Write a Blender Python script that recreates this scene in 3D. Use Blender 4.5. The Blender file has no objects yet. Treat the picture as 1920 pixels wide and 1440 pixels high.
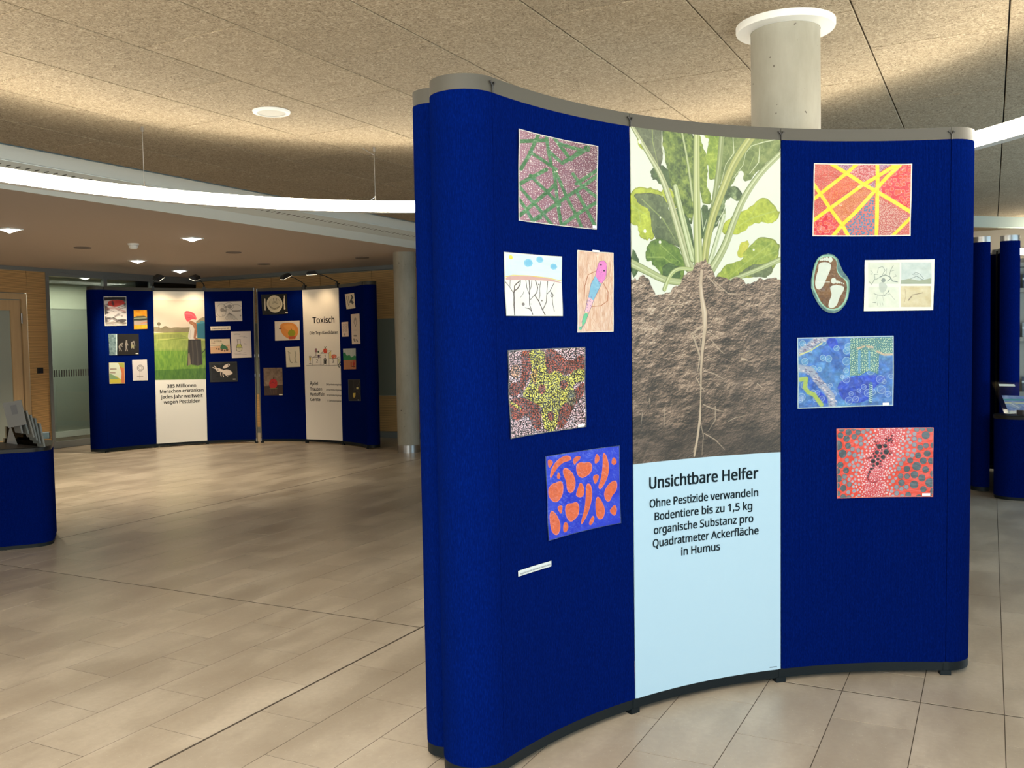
import bpy, bmesh, math, random
import numpy as np
from mathutils import Vector, Matrix

# ------------------------------------------------------------------ camera, world, exposure
sc = bpy.context.scene
C = sc.collection
PI = math.pi
F_PX, PITCH, ROLL, YAW, CAM_H = 1724.375, 0.04593, -0.01932, -0.48055, 1.48914
_fw = np.array([math.sin(YAW), math.cos(YAW), 0.0]); _rt = np.array([math.cos(YAW), -math.sin(YAW), 0.0]); _up = np.array([0, 0, 1.0])
FWD = _fw * math.cos(PITCH) - _up * math.sin(PITCH)
_u2 = _up * math.cos(PITCH) + _fw * math.sin(PITCH)
RT = _rt * math.cos(ROLL) + _u2 * math.sin(ROLL)
UP = -_rt * math.sin(ROLL) + _u2 * math.cos(ROLL)
cam_d = bpy.data.cameras.new('camera')
cam_d.sensor_fit = 'HORIZONTAL'; cam_d.sensor_width = 36.0; cam_d.lens = F_PX * 36.0 / 1920
cam_d.clip_start = 0.05; cam_d.clip_end = 100
cam = bpy.data.objects.new('camera', cam_d); C.objects.link(cam)
m = Matrix.Identity(4)
for i in range(3):
    m[i][0] = RT[i]; m[i][1] = UP[i]; m[i][2] = -FWD[i]
m[2][3] = CAM_H
cam.matrix_world = m
sc.camera = cam
sc.view_settings.view_transform = 'Standard'; sc.view_settings.look = 'None'
sc.view_settings.gamma = 1.0; sc.view_settings.exposure = 0.1; sc.view_settings.use_curve_mapping = False
w = bpy.data.worlds.new('world'); sc.world = w; w.use_nodes = True
w.node_tree.nodes['Background'].inputs[0].default_value = (0.75, 0.88, 1.0, 1)
w.node_tree.nodes['Background'].inputs[1].default_value = 0.6

def area(name, loc, aim, sx, sy, power, col):
    d = bpy.data.lights.new(name, 'AREA'); d.shape = 'RECTANGLE'; d.size = sx; d.size_y = sy; d.energy = power; d.color = col
    o = bpy.data.objects.new(name, d); C.objects.link(o); o.location = loc
    o.rotation_euler = (Vector(aim) - Vector(loc)).to_track_quat('-Z', 'Y').to_euler(); return o
# daylight areas: glazed entrance front behind and right of the camera, then added fills
DAY = (0.60, 0.85, 1.0)
area('daylight_and_fill', (3.12, -0.2, 1.35), (0, -0.2, 1.35), 4.4, 2.3, 168, DAY)
area('daylight_and_fill', (0.6, -2.92, 1.35), (0.6, 3, 1.35), 4.2, 2.3, 112, DAY)
area('daylight_and_fill', (-6.5, -2.92, 1.35), (-6.5, 3, 1.35), 8.0, 2.3, 90, (.92, .93, .88))  # added fill to lift the left side of the room
area('daylight_and_fill', (3.12, 8.0, 1.35), (0, 8.0, 1.35), 4.6, 2.3, 150, DAY)  # added fill to brighten the floor at the far right
area('overhead_fill', (-.4, -1.0, 2.8), (-.4, -1.0, 0), 5.5, 2.4, 470, (1, .90, .76))  # unseen overhead source, added to lift floor and ceiling
RING_POWER = 36.0
SPOT_POWER = 26.0
DOWN_POWER = 300.0

H = 2.897            # upper ceiling
HL = 2.73            # lower ceiling
XF = -6.69           # edge of the lower ceiling
XW = -12.62          # left wall
YW = 12.05           # far wall
YB, XR, YE = -3.0, 3.2, 14.4

# ------------------------------------------------------------------ helpers
def ray(x, y):
    return FWD + RT * (x - 960) / F_PX - UP * (y - 720) / F_PX
def at_z(x, y, z):
    d = ray(x, y); t = (z - CAM_H) / d[2]; return d[0] * t, d[1] * t
def at_plane(x, y, ax, val):
    d = ray(x, y); t = val / d[ax]; return d[0] * t, d[1] * t, CAM_H + d[2] * t

def new_obj(name, me, mat=None, parent=None, smooth=False):
    o = bpy.data.objects.new(name, me); C.objects.link(o)
    if mat:
        me.materials.append(mat)
    if parent: o.parent = parent
    if smooth:
        me.polygons.foreach_set('use_smooth', [True] * len(me.polygons))
    return o
def mesh(name, vs, fs, uvs=None):
    me = bpy.data.meshes.new(name); me.from_pydata([tuple(map(float, v)) for v in vs], [], fs)
    if uvs is not None:
        uv = me.uv_layers.new(name='UVMap')
        for p in me.polygons:
            for li in p.loop_indices:
                uv.data[li].uv = uvs[me.loops[li].vertex_index]
    me.update(); return me
def fix(me):
    bm = bmesh.new(); bm.from_mesh(me); bmesh.ops.recalc_face_normals(bm, faces=bm.faces); bm.to_mesh(me); bm.free(); return me
class MB:
    def __init__(s): s.v = []; s.f = []
    def box(s, x0, x1, y0, y1, z0, z1, M=None):
        b = len(s.v)
        P = [(x, y, z) for x in (x0, x1) for y in (y0, y1) for z in (z0, z1)]
        if M is not None: P = [tuple(M @ Vector(p)) for p in P]
        s.v += P
        s.f += [tuple(b + i for i in q) for q in ((0, 1, 3, 2), (4, 6, 7, 5), (0, 4, 5, 1), (2, 3, 7, 6), (0, 2, 6, 4), (1, 5, 7, 3))]
        return s
    def tube(s, pts, r, n=10, cap=True):
        pts = [Vector(p) for p in pts]; rr = r if isinstance(r, (list, tuple)) else [r] * len(pts)
        b = len(s.v)
        for i, p in enumerate(pts):
            d = (pts[min(i + 1, len(pts) - 1)] - pts[max(i - 1, 0)]).normalized()
            a = d.orthogonal().normalized() if i == 0 else (a - d * a.dot(d)).normalized()
            c = d.cross(a)
            for k in range(n):
                t = 2 * PI * k / n; s.v.append(tuple(p + (a * math.cos(t) + c * math.sin(t)) * rr[i]))
        for i in range(len(pts) - 1):
            for k in range(n):
                s.f.append((b + i * n + k, b + i * n + (k + 1) % n, b + (i + 1) * n + (k + 1) % n, b + (i + 1) * n + k))
        if cap:
            s.f.append(tuple(b + k for k in range(n))[::-1]); s.f.append(tuple(b + (len(pts) - 1) * n + k for k in range(n)))
        return s
    def prism(s, out, z0, z1):
        b = len(s.v); n = len(out)
        s.v += [(x, y, z0) for x, y in out] + [(x, y, z1) for x, y in out]
        s.f += [tuple(b + i for i in range(n))[::-1], tuple(b + n + i for i in range(n))]
        s.f += [(b + i, b + (i + 1) % n, b + n + (i + 1) % n, b + n + i) for i in range(n)]
        return s
    def lathe(s, prof, cx, cy, n=40):
        b = len(s.v); k = len(prof)
        for j in range(n):
            t = 2 * PI * j / n
            s.v += [(cx + r * math.cos(t), cy + r * math.sin(t), z) for r, z in prof]
        for j in range(n):
            for i in range(k - 1):
                s.f.append((b + j * k + i, b + ((j + 1) % n) * k + i, b + ((j + 1) % n) * k + i + 1, b + j * k + i + 1))
        return s
    def build(s, name, mat, parent=None, smooth=False):
        me = fix(mesh(name, s.v, s.f))
        o = new_obj(name, me, mat, parent)
        if smooth: smooth_by_angle(me)
        return o
def smooth_by_angle(me, ang=0.7):
    me.polygons.foreach_set('use_smooth', [True] * len(me.polygons))
    bm = bmesh.new(); bm.from_mesh(me)
    for e in bm.edges:
        if len(e.link_faces) == 2 and e.calc_face_angle(0) > ang: e.smooth = False
    bm.to_mesh(me); bm.free()
def tag(o, label, cat, group=None):
    o['label'] = label; o['category'] = cat
    if group: o['group'] = group
    return o
def thing(name, label, cat, loc=(0, 0, 0), group=None):
    o = bpy.data.objects.new(name, None); C.objects.link(o); o.location = loc; o.empty_display_size = 0.1
    return tag(o, label, cat, group)
def adopt(child, parent):
    """parent while keeping world-space mesh coordinates"""
    child.parent = parent; child.matrix_parent_inverse = Matrix.Translation(parent.location).inverted(); return child
def struct(o):
    o['kind'] = 'structure'; return o

# ------------------------------------------------------------------ materials
def lin(c):
    return tuple(((v / 255) / 12.92 if v / 255 <= 0.04045 else ((v / 255 + 0.055) / 1.055) ** 2.4) for v in c)
def mat(name, col, rough=0.5, metal=0.0, **kw):
    M = bpy.data.materials.new(name); M.use_nodes = True
    b = M.node_tree.nodes['Principled BSDF']
    b.inputs['Base Color'].default_value = (*col, 1); b.inputs['Roughness'].default_value = rough; b.inputs['Metallic'].default_value = metal
    for k, v in kw.items():
        b.inputs[k.replace('_', ' ')].default_value = v
    return M
class NT:
    def __init__(s, M): s.t = M.node_tree; s.b = s.t.nodes['Principled BSDF']
    def n(s, kind, **kw):
        x = s.t.nodes.new(kind)
        for k, v in kw.items():
            if k.startswith('_'): setattr(x, k[1:], v)
            else:
                x.inputs[k.replace('__', ' ')].default_value = v
        return x
    def l(s, a, b): s.t.links.new(a, b)
    def ramp(s, fac, stops):
        r = s.n('ShaderNodeValToRGB'); e = r.color_ramp.elements
        while len(e) < len(stops): e.new(0.5)
        for i, (p, c) in enumerate(stops): e[i].position = p; e[i].color = (*c, 1)
        s.l(fac, r.inputs[0]); return r.outputs[0]
    def mix(s, fac, a, b, mode='MIX'):
        x = s.n('ShaderNodeMix', _data_type='RGBA', _blend_type=mode)
        for sock, v in ((x.inputs[0], fac), (x.inputs[6], a), (x.inputs[7], b)):
            if isinstance(v, (int, float)): sock.default_value = v
            elif isinstance(v, tuple): sock.default_value = (*v, 1)
            else: s.l(v, sock)
        return x.outputs[2]
    def math(s, op, a, b=0.0):
        x = s.n('ShaderNodeMath', _operation=op)
        for sock, v in ((x.inputs[0], a), (x.inputs[1], b)):
            if isinstance(v, (int, float)): sock.default_value = v
            else: s.l(v, sock)
        return x.outputs[0]
    def bump(s, h, strength, dist=0.002, target='Normal'):
        x = s.n('ShaderNodeBump', Strength=strength, Distance=dist); s.l(h, x.inputs['Height']); s.l(x.outputs[0], s.b.inputs[target]); return x
    def scaled(s, vec, sc3):
        x = s.n('ShaderNodeMapping'); x.inputs['Scale'].default_value = sc3; s.l(vec, x.inputs[0]); return x.outputs[0]

# floor tile: porcelain with soft clouds and pale specks
def tile_material(name, island):
    M = mat(name, (.3, .26, .2), 0.34, 0, Specular_IOR_Level=0.5); T = NT(M)
    geo = T.n('ShaderNodeNewGeometry'); pos = geo.outputs['Position']
    rnd = geo.outputs['Random Per Island'] if island else T.n('ShaderNodeObjectInfo').outputs['Random']
    n1 = T.n('ShaderNodeTexNoise', Scale=3.2, Detail=5.0, Roughness=0.6); T.l(T.scaled(pos, (1.0, 0.45, 1)), n1.inputs['Vector'])
    n2 = T.n('ShaderNodeTexNoise', Scale=140.0, Detail=3.0); T.l(pos, n2.inputs['Vector'])
    n3 = T.n('ShaderNodeTexNoise', Scale=45.0, Detail=4.0); T.l(pos, n3.inputs['Vector'])
    c = T.ramp(n1.outputs[0], [(0.3, (.29, .240, .182)), (0.48, (.345, .295, .232)), (0.56, (.40, .345, .275)), (0.72, (.46, .405, .33))])
    hv = T.n('ShaderNodeHueSaturation'); T.l(c, hv.inputs['Color'])
    T.l(T.math('ADD', T.math('MULTIPLY', rnd, 0.16), 0.92), hv.inputs['Value'])
    c = T.mix(T.math('MULTIPLY', n3.outputs[0], 0.45), hv.outputs[0], (.21, .175, .14))
    c = T.mix(T.ramp(n2.outputs[0], [(0.66, (0, 0, 0)), (0.74, (1, 1, 1))]), c, (.46, .42, .35))
    T.l(c, T.b.inputs['Base Color'])
    T.l(T.ramp(n1.outputs[0], [(0.3, (.30,) * 3), (0.75, (.42,) * 3)]), T.b.inputs['Roughness'])
    T.bump(n3.outputs[0], 0.06, 0.001)
    return M
M_tile = tile_material('floor_tile', False); M_tile_far = tile_material('floor_tile_far', True)
M_grout = mat('grout', (.060, .048, .038), 0.9, 0, Specular_IOR_Level=0.1)
# ceiling: wood wool acoustic board
M_wool = mat('wood_wool', (.4, .33, .22), 0.95); T = NT(M_wool)
pos = T.n('ShaderNodeNewGeometry').outputs['Position']; oi = T.n('ShaderNodeObjectInfo').outputs['Random']
na = T.n('ShaderNodeTexNoise', Scale=40.0, Detail=5.0, Roughness=0.72, Distortion=3.0); T.l(T.scaled(pos, (1, .55, 1)), na.inputs['Vector'])
nb = T.n('ShaderNodeTexNoise', Scale=36.0, Detail=4.0, Roughness=0.72, Distortion=3.6); T.l(T.scaled(pos, (.5, 1, 1)), nb.inputs['Vector'])
nc = T.n('ShaderNodeTexNoise', Scale=5.0, Detail=3.0); T.l(pos, nc.inputs['Vector'])
mx = T.math('MAXIMUM', na.outputs[0], nb.outputs[0])
c = T.ramp(mx, [(0.44, (.14, .10, .058)), (0.54, (.36, .285, .19)), (0.64, (.55, .455, .325)), (0.76, (.76, .66, .51))])
c = T.mix(T.math('MULTIPLY', nc.outputs[0], 0.4), c, (.35, .27, .17))
hv = T.n('ShaderNodeHueSaturation'); T.l(c, hv.inputs['Color']); T.l(T.math('ADD', T.math('MULTIPLY', oi, 0.10), 0.95), hv.inputs['Value'])
T.l(hv.outputs[0], T.b.inputs['Base Color']); T.bump(mx, 0.55, 0.004)
M_gap = mat('ceiling_gap', (.012, .009, .006), 0.95)
# blue ribbed velour
M_blue = mat('blue_velour', (.001, .0125, .165), 0.95, 0, Specular_IOR_Level=0.0, Sheen_Weight=0.012, Sheen_Roughness=0.6); T = NT(M_blue)
T.b.inputs['Sheen Tint'].default_value = (.15, .3, 1, 1)
uvn = T.n('ShaderNodeUVMap').outputs[0]; pos = T.n('ShaderNodeNewGeometry').outputs['Position']
wv = T.n('ShaderNodeTexWave', Scale=52.0, Distortion=1.2, Detail=1.0); wv.bands_direction = 'X'; T.l(uvn, wv.inputs['Vector'])
nz = T.n('ShaderNodeTexNoise', Scale=240.0, Detail=3.0); T.l(T.scaled(pos, (1, 1, .35)), nz.inputs['Vector'])
n2 = T.n('ShaderNodeTexNoise', Scale=2.5, Detail=3.0); T.l(pos, n2.inputs['Vector'])
c = T.ramp(nz.outputs[0], [(0.3, (.0003, .0035, .050)), (0.55, (.0004, .0055, .076)), (0.8, (.0009, .0095, .118))])
c = T.mix(T.math('MULTIPLY', wv.outputs[0], 0.35), c, (.0003, .0032, .047))
c = T.mix(T.math('MULTIPLY', n2.outputs[0], 0.25), c, (.0004, .0068, .092))
T.l(c, T.b.inputs['Base Color']); T.bump(T.math('ADD', T.math('MULTIPLY', wv.outputs[0], 0.6), nz.outputs[0]), 0.5, 0.002)
M_rail = mat('rail_metal', (.050, .047, .038), 0.5, 0.0, Specular_IOR_Level=0.35)
M_rail_dark = mat('bottom_rail', (.004, .0075, .010), 0.5, 0.0, Specular_IOR_Level=0.2)
M_edge = mat('edge_profile', (.16, .14, .11), .35, .6)
M_black = mat('black_plastic', (.012, .012, .013), 0.45)
M_steel = mat('steel', (.45, .45, .45), 0.28, 1.0)
M_white = mat('white_paint', (.78, .78, .74), 0.5)
M_paper = mat('paper_white', (.74, .80, .80), 0.5)
M_ink = mat('dark_ink', (.008, .016, .022), 0.7, 0, Specular_IOR_Level=0.1)
M_ink_w = mat('black_ink', (.008, .006, .006), 0.7, 0, Specular_IOR_Level=0.1)
def emis(name, col, st):
    M = mat(name, (.8, .8, .8), 0.4); b = M.node_tree.nodes['Principled BSDF']
    b.inputs['Emission Color'].default_value = (*col, 1); b.inputs['Emission Strength'].default_value = st; return M
M_ring = emis('ring_diffuser', (1.0, .91, .73), RING_POWER)
M_down = emis('downlight_lens', (1.0, .97, .9), 14)
M_spot = emis('spot_lens', (1.0, .85, .6), 5)
# concrete column
M_conc = mat('concrete', (.5, .47, .38), 0.6); T = NT(M_conc)
pos = T.n('ShaderNodeNewGeometry').outputs['Position']
n1 = T.n('ShaderNodeTexNoise', Scale=7.0, Detail=6.0, Roughness=0.65); T.l(T.scaled(pos, (1, 1, .3)), n1.inputs['Vector'])
n2 = T.n('ShaderNodeTexNoise', Scale=42.0, Detail=1.0); T.l(pos, n2.inputs['Vector'])
c = T.ramp(n1.outputs[0], [(0.3, (.25, .235, .185)), (0.7, (.345, .325, .265))])
c = T.mix(T.ramp(n2.outputs[0], [(0.755, (0, 0, 0)), (0.77, (1, 1, 1))]), c, (.12, .10, .08))
T.l(c, T.b.inputs['Base Color']); T.bump(n1.outputs[0], 0.15, 0.003)
# grooved wood wall panels
def wood_mat(name, base, dark, groove):
    M = mat(name, base, 0.5); T = NT(M); pos = T.n('ShaderNodeNewGeometry').outputs['Position']
    n1 = T.n('ShaderNodeTexNoise', Scale=1.0, Detail=5.0, Roughness=0.6); T.l(T.scaled(pos, (3, 3, 40) if groove else (30, 30, 2.2)), n1.inputs['Vector'])
    c = T.mix(n1.outputs[0], dark, base)
    if groove:
        sep = T.n('ShaderNodeSeparateXYZ'); T.l(pos, sep.inputs[0])
        fr = T.math('FRACT', T.math('MULTIPLY', sep.outputs[2], 58.0))
        g = T.math('LESS_THAN', fr, 0.32)
        c = T.mix(g, c, tuple(v * 0.42 for v in dark))
        T.bump(T.math('SUBTRACT', 1.0, g), 0.5, 0.004)
    T.l(c, T.b.inputs['Base Color']); return M
M_wood = wood_mat('grooved_wood', (.70, .42, .17), (.50, .28, .10), True)
M_door = wood_mat('door_wood', (.56, .38, .20), (.42, .27, .13), False)
M_alu = mat('grey_aluminium', (.21, .22, .215), 0.45, 0.3)
M_gypsum = mat('gypsum_ceiling', (.50, .41, .34), 0.85)  # plain matt gypsum colour, no emission
M_fascia = mat('fascia_paint', (.80, .88, .88), 0.6)
M_teal = mat('beam_paint', (.42, .50, .47), 0.55)
M_board = mat('pinboard', (.17, .18, .14), 0.8)
M_backroom = mat('room_wall', (.30, .32, .27), 0.8)
def glass_mat(name, tint=(.9, .95, .93), refl=0.06):
    M = bpy.data.materials.new(name); M.use_nodes = True; t = M.node_tree; t.nodes.clear()
    o = t.nodes.new('ShaderNodeOutputMaterial'); mx = t.nodes.new('ShaderNodeMixShader'); tr = t.nodes.new('ShaderNodeBsdfTransparent'); gl = t.nodes.new('ShaderNodeBsdfGlossy'); lw = t.nodes.new('ShaderNodeLayerWeight')
    tr.inputs[0].default_value = (*tint, 1); gl.inputs['Roughness'].default_value = 0.02; lw.inputs[0].default_value = 0.35 if refl < .08 else .2
    t.links.new(lw.outputs['Fresnel'], mx.inputs[0]); t.links.new(tr.outputs[0], mx.inputs[1]); t.links.new(gl.outputs[0], mx.inputs[2]); t.links.new(mx.outputs[0], o.inputs[0])
    return M
M_glass = glass_mat('glass', (.80, .86, .82)); M_acryl = glass_mat('acrylic', (.86, .90, .90), 0.1)

# ------------------------------------------------------------------ painting in numpy (flat prints)
RNG = np.random.default_rng(7)
def _vn(Hh, Ww, sx, sy, seed):
    g = np.random.default_rng(seed).random((int(Hh / sy) + 3, int(Ww / sx) + 3))
    y = np.arange(Hh) / sy; x = np.arange(Ww) / sx
    yi = y.astype(int); xi = x.astype(int); fy = y - yi; fx = x - xi; fy = fy * fy * (3 - 2 * fy); fx = fx * fx * (3 - 2 * fx)
    a = g[yi][:, xi]; b = g[yi][:, xi + 1]; c = g[yi + 1][:, xi]; d = g[yi + 1][:, xi + 1]
    return (a * (1 - fx) + b * fx) * (1 - fy[:, None]) + (c * (1 - fx) + d * fx) * fy[:, None]
def fbm(Hh, Ww, s, octv=4, seed=0, ax=1.0, ay=1.0, gain=0.55):
    o = np.zeros((Hh, Ww)); a = 1.0; t = 0
    for k in range(octv):
        if s < 1.2: break
        o += a * _vn(Hh, Ww, max(s * ax, 1), max(s * ay, 1), seed * 17 + k); t += a; a *= gain; s /= 2
    return o / t
class Cv:
    """canvas; primitives take points in the frame given by self.f (a function to canvas pixels)"""
    def __init__(s, W, Hh, col):
        s.W, s.H = W, Hh; s.a = np.empty((Hh, W, 3)); s.a[:] = col; s.f = lambda x, y: (x, y); s.k = 1.0
    def P(s, pts): return np.array([s.f(x, y) for x, y in pts], float)
    def blend(s, mask, col, y0=0, x0=0):
        h, w = mask.shape[:2]; r = s.a[y0:y0 + h, x0:x0 + w]; mk = np.clip(mask, 0, 1)[..., None]
        c = np.asarray(col, float)
        if c.ndim == 3: c = c[y0:y0 + h, x0:x0 + w]
        r[:] = r * (1 - mk) + c * mk
    def box(s, P, pad):
        x0 = int(max(0, P[:, 0].min() - pad)); x1 = int(min(s.W, P[:, 0].max() + pad + 2)); y0 = int(max(0, P[:, 1].min() - pad)); y1 = int(min(s.H, P[:, 1].max() + pad + 2))
        return x0, x1, y0, y1
    def segd(s, P, x0, x1, y0, y1, ws=None):
        Y, X = np.mgrid[y0:y1, x0:x1]; best = np.full(X.shape, 1e9)
        for i in range(len(P) - 1):
            a, b = P[i], P[i + 1]; d = b - a; L = max(d @ d, 1e-9)
            t = np.clip(((X + .5 - a[0]) * d[0] + (Y + .5 - a[1]) * d[1]) / L, 0, 1)
            dd = np.hypot(X + .5 - a[0] - t * d[0], Y + .5 - a[1] - t * d[1])
            if ws is not None: dd = dd - (ws[i] * (1 - t) + ws[i + 1] * t)
            best = np.minimum(best, dd)
        return best
    def line(s, pts, wd, col, al=1.0, soft=0.7):
        P = s.P(pts); ws = [v * s.k / 2 for v in (wd if isinstance(wd, (list, tuple)) else [wd] * len(P))]
        x0, x1, y0, y1 = s.box(P, max(ws) + 2)
        if x1 <= x0 or y1 <= y0: return
        s.blend(np.clip(0.5 - s.segd(P, x0, x1, y0, y1, ws) / soft, 0, 1) * al, col, y0, x0)
    def mask_poly(s, pts, smooth=0):
        P = s.P(pts)
        for _ in range(smooth):
            Q = []
            for i in range(len(P)):
                a, b = P[i], P[(i + 1) % len(P)]; Q += [a * .75 + b * .25, a * .25 + b * .75]
            P = np.array(Q)
        x0, x1, y0, y1 = s.box(P, 2)
        if x1 <= x0 or y1 <= y0: return None
        Y, X = np.mgrid[y0:y1, x0:x1]; X = X + .5; Y = Y + .5; ins = np.zeros(X.shape, bool)
        for i in range(len(P)):
            (ax, ay), (bx, by) = P[i], P[(i + 1) % len(P)]
            if ay == by: continue
            ins ^= ((ay > Y) != (by > Y)) & (X < (bx - ax) * (Y - ay) / (by - ay) + ax)
        d = s.segd(np.vstack([P, P[:1]]), x0, x1, y0, y1)
        return np.clip(0.5 + np.where(ins, d, -d), 0, 1), y0, x0
    def poly(s, pts, col, al=1.0, smooth=0):
        r = s.mask_poly(pts, smooth)
        if r: s.blend(r[0] * al, col, r[1], r[2])
    def disc(s, x, y, r, col, al=1.0, ry=None):
        X0, Y0 = s.f(x, y); r *= s.k; ry = (ry * s.k if ry else r)
        x0 = int(max(0, X0 - r - 2)); x1 = int(min(s.W, X0 + r + 3)); y0 = int(max(0, Y0 - ry - 2)); y1 = int(min(s.H, Y0 + ry + 3))
        if x1 <= x0 or y1 <= y0: return
        Y, X = np.mgrid[y0:y1, x0:x1]; d = (1 - np.hypot((X + .5 - X0) / r, (Y + .5 - Y0) / ry)) * min(r, ry)
        s.blend(np.clip(d + .5, 0, 1) * al, col, y0, x0)
    def ring(s, x, y, r, wd, col, al=1.0, ry=None):
        ry = ry or r
        s.line([(x + r * math.cos(t * PI / 12), y + ry * math.sin(t * PI / 12)) for t in range(25)], wd, col, al)
    def cells(s, cell, seed, jit=0.8):
        """jittered dots: distance to the nearest dot centre and its random id"""
        Y, X = np.mgrid[0:s.H, 0:s.W]; gx = (X / cell).astype(int); gy = (Y / cell).astype(int)
        g = np.random.default_rng(seed).random((s.H // int(cell) + 8, s.W // int(cell) + 8, 3)); best = np.full(X.shape, 1e9); rid = np.zeros(X.shape)
        for dy in (-1, 0, 1):
            for dx in (-1, 0, 1):
                j = np.clip(gy + dy + 1, 0, g.shape[0] - 1); i = np.clip(gx + dx + 1, 0, g.shape[1] - 1); q = g[j, i]
                d = np.hypot(X - (gx + dx + .5 + (q[..., 0] - .5) * jit) * cell, Y - (gy + dy + .5 + (q[..., 1] - .5) * jit) * cell)
                u = d < best; best = np.where(u, d, best); rid = np.where(u, q[..., 2], rid)
        return best, rid
    def grain(s, amt, seed=3, sc_=6):
        s.a *= (1 + amt * (fbm(s.H, s.W, sc_, 3, seed) - .5))[..., None]
    def image(s, name):
        im = bpy.data.images.new(name, s.W, s.H, alpha=False)
        px = np.ones((s.H, s.W, 4), np.float32); px[..., :3] = np.clip(s.a / 255, 0, 1)[::-1]
        im.pixels.foreach_set(px.ravel()); im.pack(); return im
def print_mat(name, cv, rough=0.5, coat=0.0, crinkle=0.0, gain=0.86):
    M = mat(name, (.8, .8, .8), rough); T = NT(M)
    ti = T.n('ShaderNodeTexImage'); ti.image = cv.image(name); ti.extension = 'EXTEND'
    T.l(T.n('ShaderNodeUVMap').outputs[0], ti.inputs[0])
    T.l(T.mix(1.0, ti.outputs[0], (gain, gain, gain), 'MULTIPLY'), T.b.inputs['Base Color'])
    if coat:
        T.b.inputs['Coat Weight'].default_value = coat * .5; T.b.inputs['Coat Roughness'].default_value = 0.05; T.b.inputs['Specular IOR Level'].default_value = 0.25
        pos = T.n('ShaderNodeNewGeometry').outputs['Position']
        nz = T.n('ShaderNodeTexNoise', Scale=22.0, Detail=3.0, Distortion=1.0); T.l(T.scaled(pos, (1, 1, 1.8)), nz.inputs['Vector'])
        T.bump(nz.outputs[0], crinkle, 0.012, 'Coat Normal')
    return M
def homog(src, dst):
    A = []; B = []
    for (x, y), (u, v) in zip(src, dst):
        A += [[x, y, 1, 0, 0, 0, -u * x, -u * y], [0, 0, 0, x, y, 1, -v * x, -v * y]]; B += [u, v]
    h = np.linalg.solve(np.array(A, float), np.array(B, float))
    def f(x, y):
        d = h[6] * x + h[7] * y + 1; return (h[0] * x + h[1] * y + h[2]) / d, (h[3] * x + h[4] * y + h[5]) / d
    return f

# ------------------------------------------------------------------ floor
X0, Y0, TP = 0.0521, 3.994, 0.3           # tile grid origin and half-tile pitch
floor = struct(MB().box(XW - 1.6, XR, YB, YE, -0.06, -0.0012).build('floor', M_grout))
def in_view(x, y, mg=0.25):
    d = np.array([x, y, -CAM_H]); zf = d @ FWD
    if zf < 1.2: return None
    u = (d @ RT) / zf * F_PX + 960; v = 720 - (d @ UP) / zf * F_PX
    return zf if (-260 < u < 2180 and v < 1750) else None
tiles = []; far_tiles = []
for k in range(-11, 46):
    xa = X0 - TP * k; xb = xa + TP            # row between the two lines
    g0 = 0.0065 if k in (9, 22, -4) else 0.0017; g1 = 0.0065 if (k - 1) in (9, 22, -4) else 0.0017
    for mm in range(-24, 36):
        par = mm % 2
        if k % 2 == par: continue
        cuts = [(Y0 + TP * mm, Y0 + TP * (mm + 2))]
        if mm == -1: cuts = [(Y0 - TP, Y0), (Y0, Y0 + TP)]
        for ya, yb in cuts:
            if xb > XR + .01 or xa < XW - .05 or ya < YB - .01 or yb > YE: continue
            ga = 0.0055 if abs(ya - Y0) < 1e-6 else 0.0017; gb = 0.0055 if abs(yb - Y0) < 1e-6 else 0.0017
            r = (xa + g0, xb - g1, ya + ga, yb - gb)
            zf = in_view((xa + xb) / 2, (ya + yb) / 2)
            (tiles.append((zf, r)) if zf is not None else far_tiles.append((99, r)))
tiles.sort(key=lambda t: t[0])
far_tiles += tiles[298:]; tiles = tiles[:298]
cache = {}
for zf, (a, b, c_, d_) in tiles:
    key = (round(b - a, 4), round(d_ - c_, 4))
    if key not in cache:
        mb = MB().box(-key[0] / 2, key[0] / 2, -key[1] / 2, key[1] / 2, -0.002, 0)
        me = fix(mesh('floor_tile', mb.v, mb.f)); me.materials.append(M_tile); cache[key] = me
    o = bpy.data.objects.new('floor_tile', cache[key]); C.objects.link(o); o.location = ((a + b) / 2, (c_ + d_) / 2, 0); o.parent = floor
mb = MB()
for _, (a, b, c_, d_) in far_tiles: mb.box(a, b, c_, d_, -0.002, 0)
o = mb.build('floor_tiling', M_tile_far, floor); o['kind'] = 'stuff'

# ------------------------------------------------------------------ upper ceiling of wood wool boards
ceiling = struct(MB().box(XF - .3, XR, YB, YE, H + 0.02, H + 0.08).build('ceiling', M_gap))
CX0, CY0, CW = 0.066, 3.099, 0.6
XT = -5.97
cache = {}
for k in range(-6, 11):
    xa = CX0 - CW * k; xb = xa + CW
    if xa < XT: xa = XT
    if xb > XR: xb = XR
    if xb - xa < .03: continue
    for mm in range(-12, 20):
        if (mm - (k % 2 == 1)) % 2: continue
        ya, yb = CY0 + .6 * mm, CY0 + .6 * (mm + 2)
        ya, yb = max(ya, YB), min(yb, YE)
        if yb - ya < .03: continue
        key = (round(xb - xa, 3), round(yb - ya, 3))
        if key not in cache:
            bm = bmesh.new(); bmesh.ops.create_cube(bm, size=1)
            for v in bm.verts: v.co = Vector((v.co.x * (key[0] - .007), v.co.y * (key[1] - .0055), v.co.z * .022))
            bmesh.ops.bevel(bm, geom=[e for e in bm.edges if all(v.co.z < 0 for v in e.verts)], offset=.002, segments=1, affect='EDGES')
            me = bpy.data.meshes.new('ceiling_board'); bm.to_mesh(me); bm.free(); me.materials.append(M_wool); cache[key] = me
        o = bpy.data.objects.new('ceiling_board', cache[key]); C.objects.link(o); o.location = ((xa + xb) / 2, (ya + yb) / 2, H + .011); o.parent = ceiling
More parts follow.
